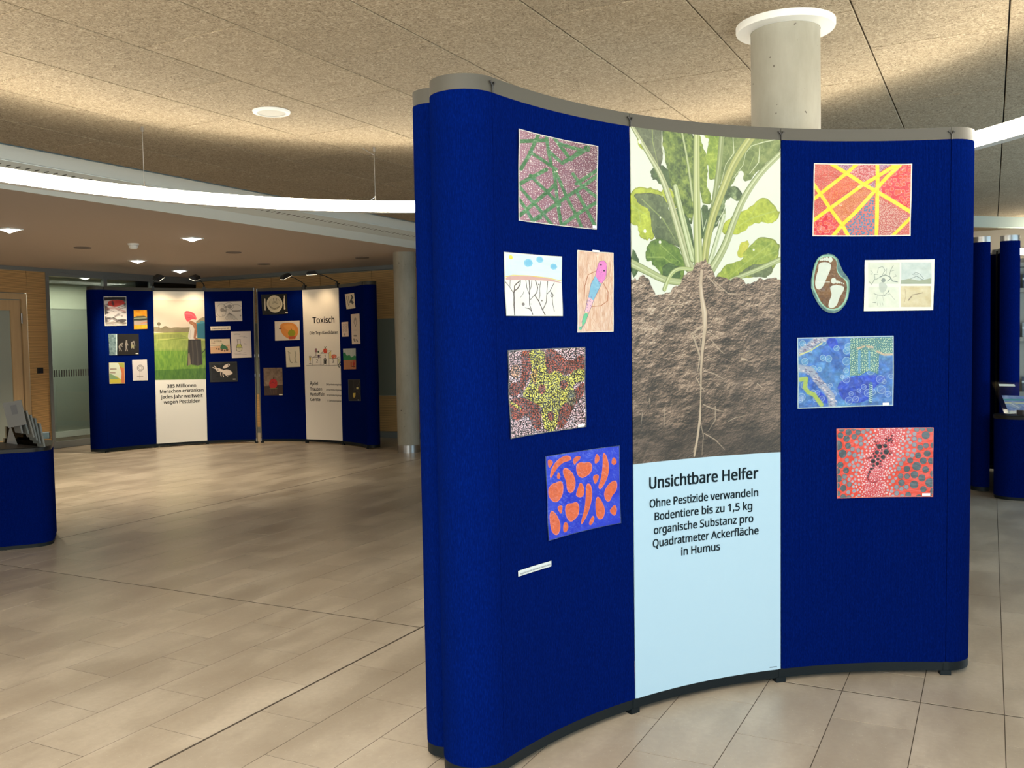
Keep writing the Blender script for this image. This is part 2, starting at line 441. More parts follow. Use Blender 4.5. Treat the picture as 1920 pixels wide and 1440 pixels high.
# lower gypsum ceiling with its stepped, perforated fascia
low = struct(MB().box(XW - 1.6, XF, YB, YW + .02, HL, HL + .05).build('ceiling', M_gypsum))
YFE = YW + .02
def strip_xz(name, pts, mt, nx=1):
    vs = []; fs = []
    for x, z in pts: vs += [(x, YB, z), (x, YFE, z)]
    for i in range(len(pts) - 1): fs.append((2 * i, 2 * i + 2, 2 * i + 3, 2 * i + 1))
    n = len(vs); vs += [(x, y, z + .02) for x, y, z in vs]; fs += [tuple(i + n for i in f[::-1]) for f in fs]
    return new_obj(name, mesh(name, vs, fs), mt)
cove = []
for i in range(9):
    t = i / 8; cove.append((XT - .19 * t, H - .057 * (t ** 1.6)))
tr1 = struct(strip_xz('trim_1', cove, M_fascia)); tr1['label'] = 'curved upper band of the fascia below the wood wool ceiling'
tr2 = struct(strip_xz('trim_2', [(-6.16, 2.838), (-6.163, 2.833), (-6.53, 2.797)], M_fascia)); tr2['label'] = 'perforated band of the fascia'
tr3 = struct(strip_xz('trim_3', [(-6.53, 2.797), (XF, HL)], M_fascia)); tr3['label'] = 'lower band of the fascia'
mb = MB()
for i in range(118):
    y = 3.2 + i * .0757; x = -6.262 - .016 * (y - 4.2); z = 2.833 - (-6.163 - x) / .367 * .036
    nrm = Vector((.0966, 0, -.9953)); a = Vector((0, 1, 0)); b = nrm.cross(a); cc = Vector((x, y, z)) + nrm * .0012; bI = len(mb.v)
    for q in range(10):
        t = 2 * PI * q / 10; mb.v.append(tuple(cc + a * .0105 * math.cos(t) + b * .028 * math.sin(t)))
    mb.v += [tuple(Vector(v) - nrm * .002) for v in mb.v[bI:bI + 10]]
    mb.f += [tuple(bI + q for q in range(10))] + [(bI + q, bI + (q + 1) % 10, bI + 10 + (q + 1) % 10, bI + 10 + q) for q in range(10)]
o = mb.build('air_hole_disc', mat('hole_shade', (.10, .11, .10), .9), tr2); o['kind'] = 'stuff'  # dark discs on the band, colour stands for shade inside the holes

# ------------------------------------------------------------------ walls
def wall(name, x0, x1, y0, y1, mt=None, z1=None): return struct(MB().box(x0, x1, y0, y1, 0, z1 or H + .02).build(name, mt or M_backroom))
M_wallp = mat('wall_plaster', (.46, .42, .35), .85)
wall('wall_right', XR, XR + .1, YB, YE, M_wallp)
wall('wall_behind', XW, XR, YB - .1, YB, M_wallp)
wall('wall_back', -2.2, XR, YE, YE + .1, M_wallp)
wall('wall_return', -2.2, -2.1, YW + .2, YE, M_wallp)
# left wall: wood panels, door, glass partition
PL = lambda x, y: at_plane(x, y, 0, XW)
wl = struct(MB().box(XW - .14, XW - .02, YB, PL(52, 700)[1] + .02, 0, HL).build('wall_left', M_backroom))
ydoor = PL(50, 600)[1]; ypan = PL(86, 560)[1]; yleft = PL(0, 600)[1] - 1.2
zdoor = PL(48, 551)[2]
z_top = HL - .06
yseam = PL(49, 515)[1]
def part_box(name, b, mt, parent, kind=None):
    o = MB().box(*b).build(name, mt, parent)
    if kind: o['kind'] = kind
    return o
part_box('wood_panel', (XW - .02, XW, yleft, yseam - .004, zdoor + .012, z_top), M_wood, wl)
part_box('wood_panel', (XW - .02, XW, yseam + .004, ypan, 0, z_top), M_wood, wl)
for i in range(4):
    part_box('wood_panel', (XW - .02, XW, yleft - 1.2 * (i + 1) + .004, yleft - 1.2 * i - .004, 0, z_top), M_wood, wl)
part_box('head_channel', (XW - .05, XW + .02, YB, YW, z_top, HL), M_alu, wl)
# door with wooden frame and glazed leaf
dr = struct(MB().box(XW - .06, XW + .02, ydoor - .085, ydoor - .004, 0, zdoor).build('door_1', M_door)); dr['label'] = 'light wood door with glazed leaf at the left edge'
part_box('door_frame', (XW - .06, XW + .02, yleft + .05, ydoor - .085, zdoor - .085, zdoor), M_door, dr)
part_box('door_frame', (XW - .06, XW + .02, yleft - .03, yleft + .05, 0, zdoor), M_door, dr)
yd1 = ydoor - .10
part_box('door_stile', (XW - .05, XW + .0, yd1 - .15, yd1, 0.01, zdoor - .10), M_door, dr)
part_box('door_stile', (XW - .05, XW + .0, yleft + .06, yleft + .2, 0.01, zdoor - .10), M_door, dr)
part_box('door_rail', (XW - .05, XW + .0, yleft + .2, yd1 - .15, zdoor - .25, zdoor - .10), M_door, dr)
part_box('door_rail', (XW - .05, XW + .0, yleft + .2, yd1 - .15, 0.01, .2), M_door, dr)
part_box('pane', (XW - .03, XW - .022, yleft + .2, yd1 - .15, .2, zdoor - .25), M_glass, dr)
zh = PL(40, 597)[2]
MB().tube([(XW + .028, yd1 + .005, zh - .075), (XW + .028, yd1 + .005, zh + .075)], .011).build('hinge', M_steel, dr)
mb = MB()
z1_, z0_ = PL(8, 694)[2], PL(8, 709)[2]
for i in range(8):
    y = yd1 - .19 - i * .052; mb.box(XW - .0215, XW - .0205, y - .016, y + .016, z0_, z1_)
M_frost = mat('frosted_mark', (.42, .44, .38), .7)
o = mb.build('marking_strip', M_frost, dr); o['kind'] = 'stuff'
# door entry reader
za = PL(74, 695)
rd = MB().box(XW + .0005, XW + .03, za[1] - .042, za[1] + .042, za[2] - .042, za[2] + .042).build('card_reader', M_black)
tag(rd, 'small square black card reader on the wood panel beside the door', 'card reader')
o = MB().box(XW + .03, XW + .033, za[1] - .012, za[1] + .012, za[2] - .03, za[2] - .02).build('status_window', mat('reader_window', (.06, .06, .07), .2), rd)
# glass partition = window_1
win = struct(MB().box(XW - .04, XW + .02, ypan, ypan + .05, 0, z_top).build('window_1', M_alu)); win['label'] = 'glass partition in grey frames behind the left display stand'
posts = [ypan]
for px in (196, 283, 372):
    y = PL(px, 530)[1]; posts.append(y)
    part_box('mullion', (XW - .04, XW + .02, y - .035, y + .035, 0, z_top), M_alu, win)
posts.append(YW)
part_box('sill_rail', (XW - .04, XW + .02, ypan + .05, YW, 0, .10), M_alu, win)
part_box('top_rail', (XW - .04, XW + .01, ypan + .05, YW, z_top - .05, z_top), M_alu, win)
for a, b in zip(posts[:-1], posts[1:]):
    part_box('pane', (XW - .012, XW - .004, a + .03, b - .03, .10, z_top - .05), M_glass, win)
mb = MB()
z1_, z0_ = PL(130, 693)[2], PL(130, 706)[2]
y = posts[0] + .08
while y < posts[2]:
    mb.box(XW - .0035, XW - .0025, y, y + .022, z0_, z1_); y += .042
o = mb.build('marking_strip', mat('dark_mark', (.07, .075, .065), .7), win); o['kind'] = 'stuff'
# room behind the glass
br = wall('wall_room', XW - 1.6, XW - 1.5, YB, YW, M_backroom, HL)
part_box('skirting', (XW - 1.5, XW - 1.485, YB, YW, 0, .10), M_white, br)
part_box('lit_band', (XW - 1.5, XW - 1.492, YB, YW, 2.2, HL), mat('room_wall_lit', (.50, .52, .42), .8), br)  # lighter strip paints the lit wall above the ceiling's shadow line
part_box('side_wall', (XW - 1.5, XW - .04, YW, YW + .08, 0, HL), M_backroom, br)

area('room_fill', (XW - .8, 8.5, 2.6), (XW - .8, 8.5, 0), .6, 5, 110, (1, .95, .82))  # unseen source added to brighten the room behind the glass

# far wall: wood above and below, pinboard between
PF = lambda x, y: at_plane(x, y, 1, YW)
wf = struct(MB().box(XW, -2.1, YW + .02, YW + .14, 0, H + .02).build('wall_far', M_backroom))
z_a = PF(735, 597)[2]; z_b = PF(735, 741)[2]
xs = [XW] + [PF(px, 520)[0] for px in (430, 508, 600, 697)]
dx = xs[-1] - xs[-2]
while xs[-1] < -3.2: xs.append(xs[-1] + dx)
for a, b in zip(xs[:-1], xs[1:]):
    part_box('wood_panel', (a + .004, b - .004, YW, YW + .02, z_a, z_top - .01), M_wood, wf)
    part_box('wood_panel', (a + .004, b - .004, YW, YW + .02, .10, z_b - .008), M_wood, wf)
part_box('pinboard', (XW + .01, xs[-1], YW + .008, YW + .02, z_b, z_a - .01), M_board, wf)
part_box('head_channel', (XW, XF, YW - .05, YW + .02, z_top, HL), M_alu, wf)
bb = struct(part_box('baseboard_far', (XW, xs[-1], YW - .012, YW + .02, 0, .095), M_alu, None))
def paper(px0, py0, px1, py1, kind, label):
    a = PF(px0, py1); b = PF(px1, py0)
    mt = M_paper if kind == 0 else mat('paper_grey', (.30, .32, .28), .6)
    o = MB().box(a[0], b[0], YW + .004, YW + .0075, a[2], b[2]).build('notice', mt); tag(o, label, 'paper')
    mb = MB(); h = b[2] - a[2]; wd = b[0] - a[0]
    for i in range(5):
        z = b[2] - h * (.18 + .14 * i); mb.box(a[0] + wd * .15, a[0] + wd * (.8 - .1 * (i % 3)), YW + .003, YW + .0042, z - h * .025, z)
    o2 = mb.build('print_lines', mat('faded_ink', (.16, .16, .14), .6), o); o2['kind'] = 'stuff'
paper(786.5, 603, 797, 636, 0, 'upright white notice pinned highest on the grey board behind the far column')
paper(786.5, 638, 798, 655, 1, 'grey notice pinned in the middle of the grey board behind the far column')
paper(791, 657, 799, 671, 0, 'small white notice pinned lowest on the grey board behind the far column')
paper(781, 604, 785.5, 654, 1, 'narrow dark notice at the left of the papers behind the far column')

# grey green bulkhead strip on the upper ceiling at the right
a1 = at_z(1833, 405, H); a2 = at_z(1920, 407, H); d = Vector((a2[0] - a1[0], a2[1] - a1[1])).normalized()
p0 = Vector(a1) - d * 1.6; p1 = Vector(a2) + d * 1.55; nn = Vector((d.y, -d.x)) * .03
bk = MB().prism([tuple(p0), tuple(p1), tuple(p1 - nn * 3), tuple(p0 - nn * 3)], H - .128, H + .001).build('trim_4', M_teal); struct(bk); bk['label'] = 'grey green bulkhead strip hanging below the ceiling at the right'

# ------------------------------------------------------------------ columns
def column(cx, cy, r, ztop, label, collar, foot):
    t = thing('column', label, 'column', (cx, cy, 0))
    if foot: z0 = .105
    else: z0 = 0
    o = MB().lathe([(r, z0), (r, ztop)], cx, cy, 56).build('shaft', M_conc, None, True); adopt(o, t)
    if collar:
        o = MB().lathe([(r + .001, ztop - .034), (r + .062, ztop - .030), (r + .066, ztop - .022), (r + .066, ztop - .0005)], cx, cy, 64).build('collar', M_white, None, True); adopt(o, t); o['label'] = 'round white ceiling collar'
    if foot:
        o = MB().lathe([(r + .004, 0), (r + .004, .105), (r - .01, .106)], cx, cy, 48).build('foot_ring', M_steel, None, True); adopt(o, t); o['label'] = 'brushed metal foot ring'
dd = Vector(at_z(1472, 25, H)); ctr = dd + dd.normalized() * .152
column(ctr.x, ctr.y, .1515, H, 'concrete column with white ceiling collar behind the large blue stand', True, False)
dd = Vector(at_z(767, 850, 0)); ctr = dd + dd.normalized() * .152
column(ctr.x, ctr.y, .1515, HL, 'slim concrete column with metal foot ring right of the far stands', False, True)

# ------------------------------------------------------------------ ring pendant
pts = [(-4.916, 3.293), (-4.716, 4.119), (-4.526, 4.595), (-4.257, 5.024), (-3.887, 5.424), (-3.673, 5.663), (-.064, 5.254), (.135, 5.058)]
A = np.array([[x, y, 1] for x, y in pts]); b = -np.array([x * x + y * y for x, y in pts]); s_ = np.linalg.lstsq(A, b, rcond=None)[0]
RC = (-s_[0] / 2, -s_[1] / 2); RR = math.sqrt(RC[0] ** 2 + RC[1] ** 2 - s_[2])
print('ring', RC, RR)
ring = thing('ring_pendant', 'large glowing white ring lamp hanging from the wood wool ceiling', 'lamp', (RC[0], RC[1], 2.44))
zr0, zr1 = 2.437, 2.511
o = MB().lathe([(RR + .012, zr0 - .004), (RR + .075, zr0 - .004), (RR + .075, zr1 + .004), (RR + .012, zr1 + .004), (RR + .012, zr0 - .004)], *RC, n=160).build('housing', M_white, None, True); adopt(o, ring)
o = MB().lathe([(RR + .012, zr0), (RR + .004, zr0 + .001), (RR, zr0 + .008), (RR, zr1 - .008), (RR + .004, zr1 - .001), (RR + .012, zr1)], *RC, n=160).build('diffuser', M_ring, None, True); adopt(o, ring)
for k in range(8):
    if k == 0: X, Y = at_z(267, 237, H)
    elif k == 1: X, Y = at_z(702, 274, H)
    else:
        t0 = math.atan2(at_z(267, 237, H)[1] - RC[1], at_z(267, 237, H)[0] - RC[0]); t = (PI / 180) * (98, 72, 10, -40, -90, -140)[k - 2]
        X, Y = RC[0] + (RR + .04) * math.cos(t), RC[1] + (RR + .04) * math.sin(t)
    e = Vector((X - RC[0], Y - RC[1])).normalized() * (RR + .04); X2, Y2 = RC[0] + e.x, RC[1] + e.y
    mb = MB().tube([(X2, Y2, H), (X2, Y2, zr1 + .003)], .0022, 6)
    mb.tube([(X2, Y2, H), (X2, Y2, H - .03)], .009, 8); mb.tube([(X2, Y2, zr1 + .003), (X2, Y2, zr1 + .04)], .006, 8)
    if k == 1: mb.tube([(X2, Y2, H - .055), (X2 - .07, Y2 - .04, H - .005)], .0025, 6); mb.tube([(X2, Y2, zr1 + .035), (X2 - .04, Y2 - .02, zr1 + .003)], .0025, 6)
    o = mb.build('suspension_cable', M_steel, None); adopt(o, ring)
# far bar lamp at the right
p = at_z(1908, 472, 2.47); q = (p[0] + 2.2, p[1] + .5)
bl = thing('bar_lamp', 'glowing white bar lamp above the shelves at the right edge', 'lamp', (p[0], p[1], 2.43))
d = Vector((q[0] - p[0], q[1] - p[1], 0)).normalized()
o = MB().tube([(p[0], p[1], 2.47), (q[0], q[1], 2.47)], .042, 16).build('diffuser', M_ring, None, True); adopt(o, bl)
for t in (.3, 1.9):
    o = MB().tube([(p[0] + d.x * t, p[1] + d.y * t, 2.512), (p[0] + d.x * t, p[1] + d.y * t, H)], .003, 6).build('suspension_cable', M_steel); adopt(o, bl)

# ------------------------------------------------------------------ downlights, detector, loudspeaker
def spot(name, loc, aim, power, col, ang=1.2, blend=.6, r=.03):
    d = bpy.data.lights.new(name, 'SPOT'); d.energy = power; d.color = col; d.spot_size = ang; d.spot_blend = blend; d.shadow_soft_size = r
    o = bpy.data.objects.new(name, d); C.objects.link(o); o.location = loc; o.rotation_euler = (Vector(aim) - Vector(loc)).to_track_quat('-Z', 'Y').to_euler(); return o
lit = [((18, 429), 'lit square downlight at the far left of the lower ceiling'), ((360, 446), 'lit square downlight nearest the white fascia'),
       ((258, 488), 'lit square downlight just below the smoke detector'), ((337, 507), 'lit square downlight furthest back above the left display stand')]
for (px, py), lb in lit:
    X, Y = at_z(px, py, HL); s = .075
    t = thing('downlight', lb, 'lamp', (X, Y, HL))
    mb = MB(); 
    for a in ((-s - .015, s + .015, -s - .015, -s), (-s - .015, s + .015, s, s + .015), (-s - .015, -s, -s, s), (s, s + .015, -s, s)): mb.box(X + a[0], X + a[1], Y + a[2], Y + a[3], HL - .012, HL)
    adopt(mb.build('frame', M_white), t)
    vs = [(X - s, Y - s, HL - .006), (X + s, Y - s, HL - .006), (X + s, Y + s, HL - .006), (X - s, Y + s, HL - .006), (X, Y, HL - .045)]
    o = new_obj('lens', fix(mesh('lens', vs, [(0, 1, 4), (1, 2, 4), (2, 3, 4), (3, 0, 4), (3, 2, 1, 0)])), M_down); adopt(o, t)
    spot('downlight_beam', (X, Y, HL - .06), (X, Y, 0), DOWN_POWER, (1, .84, .60), 1.9, .9)
M_vent = mat('vent_dark', (.16, .13, .11), .7)
for (px, py), lb in [((155, 464), 'flush round unlit downlight left of the smoke detector'), ((438, 473), 'flush round unlit downlight right of the lit downlight by the fascia'),
                     ((495, 495), 'flush round unlit downlight above the gap between the far stands'), ((679, 483), 'flush round unlit downlight left of the slim column')]:
    X, Y = at_z(px, py, HL)
    o = MB().lathe([(.0, HL - .006), (.072, HL - .006), (.078, HL - .009), (.095, HL - .009), (.10, HL)], X, Y, 28).build('round_downlight', M_vent, None, True); tag(o, lb, 'lamp')
X, Y = at_z(250, 457, HL)
t = thing('smoke_detector', 'small white smoke detector on the lower ceiling', 'smoke detector', (X, Y, HL))
adopt(MB().lathe([(0, HL - .02), (.06, HL - .018), (.066, HL)], X, Y, 28).build('base', M_white, None, True), t)
adopt(MB().lathe([(0, HL - .065), (.035, HL - .062), (.05, HL - .045), (.054, HL - .02)], X, Y, 28).build('sensor', M_white, None, True), t)
X, Y = at_z(509, 209, H); r = .5 * (Vector(at_z(545, 209, H)) - Vector(at_z(474, 209, H))).length
t = thing('ceiling_speaker', 'round white loudspeaker set into the wood wool ceiling', 'loudspeaker', (X, Y, H))
adopt(MB().lathe([(r * .74, H - .010), (r * .78, H - .014), (r * .97, H - .010), (r, H)], X, Y, 48).build('rim', M_white, None, True), t)
adopt(MB().lathe([(0, H - .009), (r * .76, H - .009)], X, Y, 48).build('grille', mat('grille', (.50, .49, .44), .6), None, True), t)

# ------------------------------------------------------------------ curved display stands
class Stand:
    """concave front skin on a circle, rounded ends, back skin behind; leans by l metres per metre of height"""
    def __init__(s, x, y, az, R, w, h, l=(0, 0), T=.352, rl=.113, rr=.13, rb=.08, sh=.042):
        s.a0, s.R, s.w, s.h, s.l = az, R, w, h, l
        s.c = (x + R * math.cos(az), y - R * math.sin(az)); s.T, s.rl, s.rr, s.rb, s.sh = T, rl, rr, rb, sh
    def xy(s, u, off=0):
        a = s.a0 + u / s.R; return s.c[0] - (s.R - off) * math.cos(a), s.c[1] + (s.R - off) * math.sin(a)
    def pt(s, u, z, off=0):
        x, y = s.xy(u, off); return (x + s.l[0] * z, y + s.l[1] * z, z)
    def inv(s, px, py, off=0.004):
        d = ray(px, py); z = 1.2
        for _ in range(8):
            ox, oy = -s.l[0] * z - s.c[0], -s.l[1] * z - s.c[1]
            A_ = d[0] ** 2 + d[1] ** 2; B_ = ox * d[0] + oy * d[1]; C_ = ox * ox + oy * oy - (s.R - off) ** 2
            t = (-B_ + math.sqrt(max(B_ * B_ - A_ * C_, 0))) / A_; z = CAM_H + d[2] * t
        X, Y = ox + d[0] * t, oy + d[1] * t
        return s.R * (math.atan2(Y, -X) - s.a0), z
def ribbon(st, path, z0, z1, th, name, mt, parent, smooth=True, off=0.0):
    """slab along a path of (x, y, nx, ny); front face at +off along the normal"""
    vs = []; uv = []; fs = []; L = 0; n = len(path)
    for i, (x, y, nx, ny) in enumerate(path):
        if i: L += math.hypot(x - path[i - 1][0], y - path[i - 1][1])
        for o_ in (off, off - th):
            for z in (z0, z1):
                vs.append((x + nx * o_ + st.l[0] * z, y + ny * o_ + st.l[1] * z, z)); uv.append((L, z))
    tot = L
    for i in range(n - 1):
        a = i * 4; b = a + 4
        fs += [(a, b, b + 1, a + 1), (a + 2, a + 3, b + 3, b + 2), (a + 1, b + 1, b + 3, a + 3), (a, a + 2, b + 2, b)]
    fs += [(0, 1, 3, 2), ((n - 1) * 4, (n - 1) * 4 + 2, (n - 1) * 4 + 3, (n - 1) * 4 + 1)]
    me = mesh(name, vs, fs, uv); fix(me); o = new_obj(name, me, mt, None)
    if smooth: smooth_by_angle(me)
    if parent: adopt(o, parent)
    return o, tot
def path_arc(st, u0, u1, n=14, T=0.0):
    P = []
    for i in range(n + 1):
        a = st.a0 + (u0 + (u1 - u0) * i / n) / st.R; sg = -1 if T else 1
        P.append((st.c[0] - (st.R + T) * math.cos(a), st.c[1] + (st.R + T) * math.sin(a), math.cos(a) * sg, -math.sin(a) * sg))
    return P
def path_curl(st, u, end, back, phi, n=14):
    a = st.a0 + u / st.R; r = st.rb if back else (st.rl if end == 'L' else st.rr)
    nn = np.array([-math.cos(a), math.sin(a)]); tt = np.array([math.sin(a), math.cos(a)]) * (-1 if end == 'L' else 1)
    if back: base = np.array(st.c) + nn * (st.R + st.T); Cc = base - nn * r; s0 = nn
    else: base = np.array(st.c) + nn * st.R; Cc = base + nn * r; s0 = -nn
    P = []
    for i in range(n + 1):
        f = phi * i / n; v = s0 * math.cos(f) + tt * math.sin(f); P.append((*(Cc + v * r), *v))
    return P if end == 'R' else P[::-1]
def make_stand(st, label, group, posters, rail_mat, poster_mats, npan=3, connectors=True, curls='LR'):
    x, y = st.xy(st.w * npan / 2)
    t = thing('display_stand', label, 'display stand', (x, y, 0), group)
    zb0, zb1, zt0, zt1 = .020, .058, st.h - .050, st.h
    res = []
    th = .012
    for k in range(npan):
        u0, u1 = st.w * k + .0022, st.w * (k + 1) - .0022
        if k in posters:
            o, L = ribbon(st, path_arc(st, u0, u1), zb1, zt0, .004, 'poster_panel', poster_mats[k], t, True, .003)
            uv = o.data.uv_layers[0].data
            for d_ in uv: d_.uv = (d_.uv[0] / L, (d_.uv[1] - zb1) / (zt0 - zb1))
            o['label'] = posters[k]; res.append(o)
        else:
            o, _ = ribbon(st, path_arc(st, u0, u1), zb1, zt0, .008, 'fabric_panel', M_blue, t, True, .002)
        o, _ = ribbon(st, path_arc(st, u0 - .001, u1 + .001), zt0, zt1, th, 'top_rail', rail_mat, t, True, .001)
        o, _ = ribbon(st, path_arc(st, u0 - .001, u1 + .001), zb0, zb1, th, 'bottom_rail', M_rail_dark, t, True, .001)
        o, _ = ribbon(st, path_arc(st, max(u0, st.sh * 1.1 if 'L' in curls else .3), min(u1, st.w * npan - (st.sh * 1.1 if 'R' in curls else .3)), 10, st.T), zb1, zt1 - .02, .008, 'back_panel', M_blue, t, True, 0)
    U = st.w * npan
    for end in 'LR':
        if end in curls: continue
        u = .006 if end == 'L' else U - .006
        for dz, nm_ in ((0, 'edge_profile'),):
            u = -.008 if end == 'L' else U + .008; p = [st.pt(u, .02, -.006), st.pt(u, st.h, -.006)]
            o = MB().tube(p, .013, 8).build(nm_, M_edge, None, True); adopt(o, t)
        for z in (st.h - .03, .05, 1.35, 1.05):
            o = MB().tube([st.pt(u, z - .022, .008), st.pt(u, z + .022, .008)], .009, 8).build('hinge_clip', M_steel, None, True); adopt(o, t)
    for end in curls:
        u = 0 if end == 'L' else U
        p = path_curl(st, u, end, False, 2.5)
        ribbon(st, p, zb1, zt0 + .0, .008, 'end_panel', M_blue, t, True, .002)
        ribbon(st, p, zt0, zt1, th, 'end_rail', rail_mat, t, True, .001)
        ribbon(st, p, zb0, zb1, th, 'end_rail', M_rail_dark, t, True, .001)
        p = path_curl(st, st.sh if end == 'L' else U - st.sh, end, True, 2.2)
        ribbon(st, p, zb1, zt0, .008, 'end_panel', M_blue, t, True, .002)
        ribbon(st, p, zt0, zt1, th, 'end_rail', rail_mat, t, True, .001)
        ribbon(st, p, zb0, zb1, th, 'end_rail', M_rail_dark, t, True, .001)
    for k in range(npan + 1):
        u = st.w * k
        if k:  # foot
            a = st.a0 + u / st.R; Mx = Matrix.Translation((*st.xy(u), 0)) @ Matrix.Rotation(-a, 4, 'Z')
            f = MB().box(-.03, .004, -.022, .022, 0, .022, Mx).box(-.012, .004, -.011, .011, .02, .060, Mx)
            o = f.build('foot', M_rail_dark); adopt(o, t)
        else:
            a = st.a0; Mx = Matrix.Translation((*st.xy(0), 0)) @ Matrix.Rotation(-a, 4, 'Z')
            o = MB().box(-.03, -.008, -.022, .022, 0, .022, Mx).build('foot', M_rail_dark); adopt(o, t)
        if connectors:
            mb = MB(); P_ = lambda du, z, off=.006: st.pt(u + du, z, off)
            zc = st.h - .030
            mb.tube([P_(-.009, zc + .012), P_(-.001, zc)], .0028, 6).tube([P_(.009, zc + .012), P_(.001, zc)], .0028, 6)
            mb.tube([P_(0, zc + .002), P_(0, zc - .022)], .0030, 6)
            for sg in (-1, 1):
                mb.tube([P_(.010 * sg, zc + .012, .003), P_(.010 * sg, zc + .012, .0085)], .0042, 8)
            o = mb.build('connector', M_black); adopt(o, t)
    # inner crossed scissor frame seen only through the gaps
    mb = MB()
    for k in range(npan + 1):
        u = st.w * k
        mb.tube([st.pt(u, .05, -.03), st.pt(u, st.h - .02, -.03)], .009, 8)
    o = mb.build('frame_posts', M_rail, None); adopt(o, t); o['kind'] = 'stuff'
    return t, res

def sheet(st, name, corners, cv, label, cat='drawing', group=None, outline=None, rough=.6, coat=.9, crinkle=.5, gain=.61, wave=.0022, off=.0075, nx=10, ny=10):
    """thin laminated sheet lying on the stand; corners TL,TR,BR,BL in photo pixels become places on the curved skin"""
    q = [st.inv(*c_) for c_ in corners]
    M = print_mat(name, cv, rough, coat, crinkle, gain)
    rs = np.random.default_rng(len(bpy.data.objects)); ph = rs.random(6) * 6
    def W(u, v): return wave * (math.sin(u * 7 + ph[0] + 2 * v) * math.sin(v * 6 + ph[1]) + .5 * math.sin(u * 13 + ph[2]) * math.sin(v * 11 + ph[3]))
    def bl(u, v): return tuple((q[0][i] * (1 - u) + q[1][i] * u) * (1 - v) + (q[3][i] * (1 - u) + q[2][i] * u) * v for i in (0, 1))
    vs = []; uv = []; fs = []
    if outline is None:
        n = (nx + 1) * (ny + 1)
        for side in (0, 1):
            for j in range(ny + 1):
                for i in range(nx + 1):
                    u, v = i / nx, j / ny; a, z = bl(u, v); vs.append(st.pt(a, z, off + W(u, v) - .0012 * side)); uv.append((u, 1 - v))
        for j in range(ny):
            for i in range(nx):
                a = j * (nx + 1) + i; f = (a, a + nx + 1, a + nx + 2, a + 1); fs.append(f); fs.append(tuple(n + k for k in f[::-1]))
        rim = [i for i in range(nx + 1)] + [(j + 1) * (nx + 1) - 1 for j in range(1, ny + 1)] + [ny * (nx + 1) + i for i in range(nx - 1, -1, -1)] + [j * (nx + 1) for j in range(ny - 1, 0, -1)]
    else:
        H_ = homog(corners, [(0, 0), (1, 0), (1, 1), (0, 1)]); n = len(outline) + 1
        for side in (0, 1):
            cu, cw = np.mean([H_(*p) for p in outline], axis=0)
            for u, v in [(cu, cw)] + [H_(*p) for p in outline]:
                a, z = bl(u, v); vs.append(st.pt(a, z, off - .0012 * side)); uv.append((u, 1 - v))
        for i in range(1, n):
            j = i % (n - 1) + 1; fs.append((0, i, j)); fs.append((n, n + j, n + i))
        rim = list(range(1, n))
    for i in range(len(rim)):
        a, b = rim[i], rim[(i + 1) % len(rim)]; fs.append((a, b, n + b, n + a))
    me = fix(mesh(name, vs, fs, uv)); c0 = st.pt(*bl(.5, .5), off)
    for v in me.vertices: v.co -= Vector(c0)
    o = new_obj(name, me, M, None); o.location = c0; smooth_by_angle(me)
    return tag(o, label, cat, group)
def strip_patch(st, name, corners, mt, parent, off):
    q = [st.inv(*c_) for c_ in corners]; vs = [st.pt(a, z, off) for a, z in q] + [st.pt(a, z, off - .0008) for a, z in q]
    me = fix(mesh(name, vs, [(0, 3, 2, 1), (4, 5, 6, 7), (0, 1, 5, 4), (1, 2, 6, 5), (2, 3, 7, 6), (3, 0, 4, 7)])); o = new_obj(name, me, mt); 
    return adopt(o, parent) if parent else o

_fc = {}
FONT = None
try:    # grotesque face shipped with Blender; the built-in face is used if it is absent
    import os
    _p = os.path.join(bpy.utils.resource_path('LOCAL'), 'datafiles', 'fonts', 'NotoSansHebrew-Regular.woff2')
    FONT = bpy.data.fonts.load(_p) if os.path.exists(_p) else None
except Exception:
    FONT = None
def glyph_mesh(text, bold):
    key = (text, bold)
    cu = bpy.data.curves.new('t', 'FONT'); cu.body = text; cu.font = FONT if FONT else cu.font; cu.size = 1; cu.resolution_u = 3; cu.fill_mode = 'FRONT'
    ob = bpy.data.objects.new('t', cu); C.objects.link(ob); dg = bpy.context.evaluated_depsgraph_get(); dg.update()
    me = bpy.data.meshes.new_from_object(ob.evaluated_get(dg)); bpy.data.objects.remove(ob); bpy.data.curves.remove(cu)
    if bold:      # heavier strokes: the same outline set down again a hair to each side
        n = len(me.vertices); V = [tuple(v.co) for v in me.vertices]; F = [tuple(p.vertices) for p in me.polygons]; vs = []; fs = []
        for i, (dx, dy) in enumerate(((-1, -.6), (1, -.6), (-1, .6), (1, .6))):
            vs += [(x + dx * bold, y + dy * bold, z) for x, y, z in V]; fs += [tuple(k + n * i for k in f) for f in F]
        bpy.data.meshes.remove(me); me = bpy.data.meshes.new('t'); me.from_pydata(vs, [], fs); me.update()
    return me
_capm = glyph_mesh('H', 0); CAP = max(v.co.y for v in _capm.vertices) - min(v.co.y for v in _capm.vertices); bpy.data.meshes.remove(_capm)
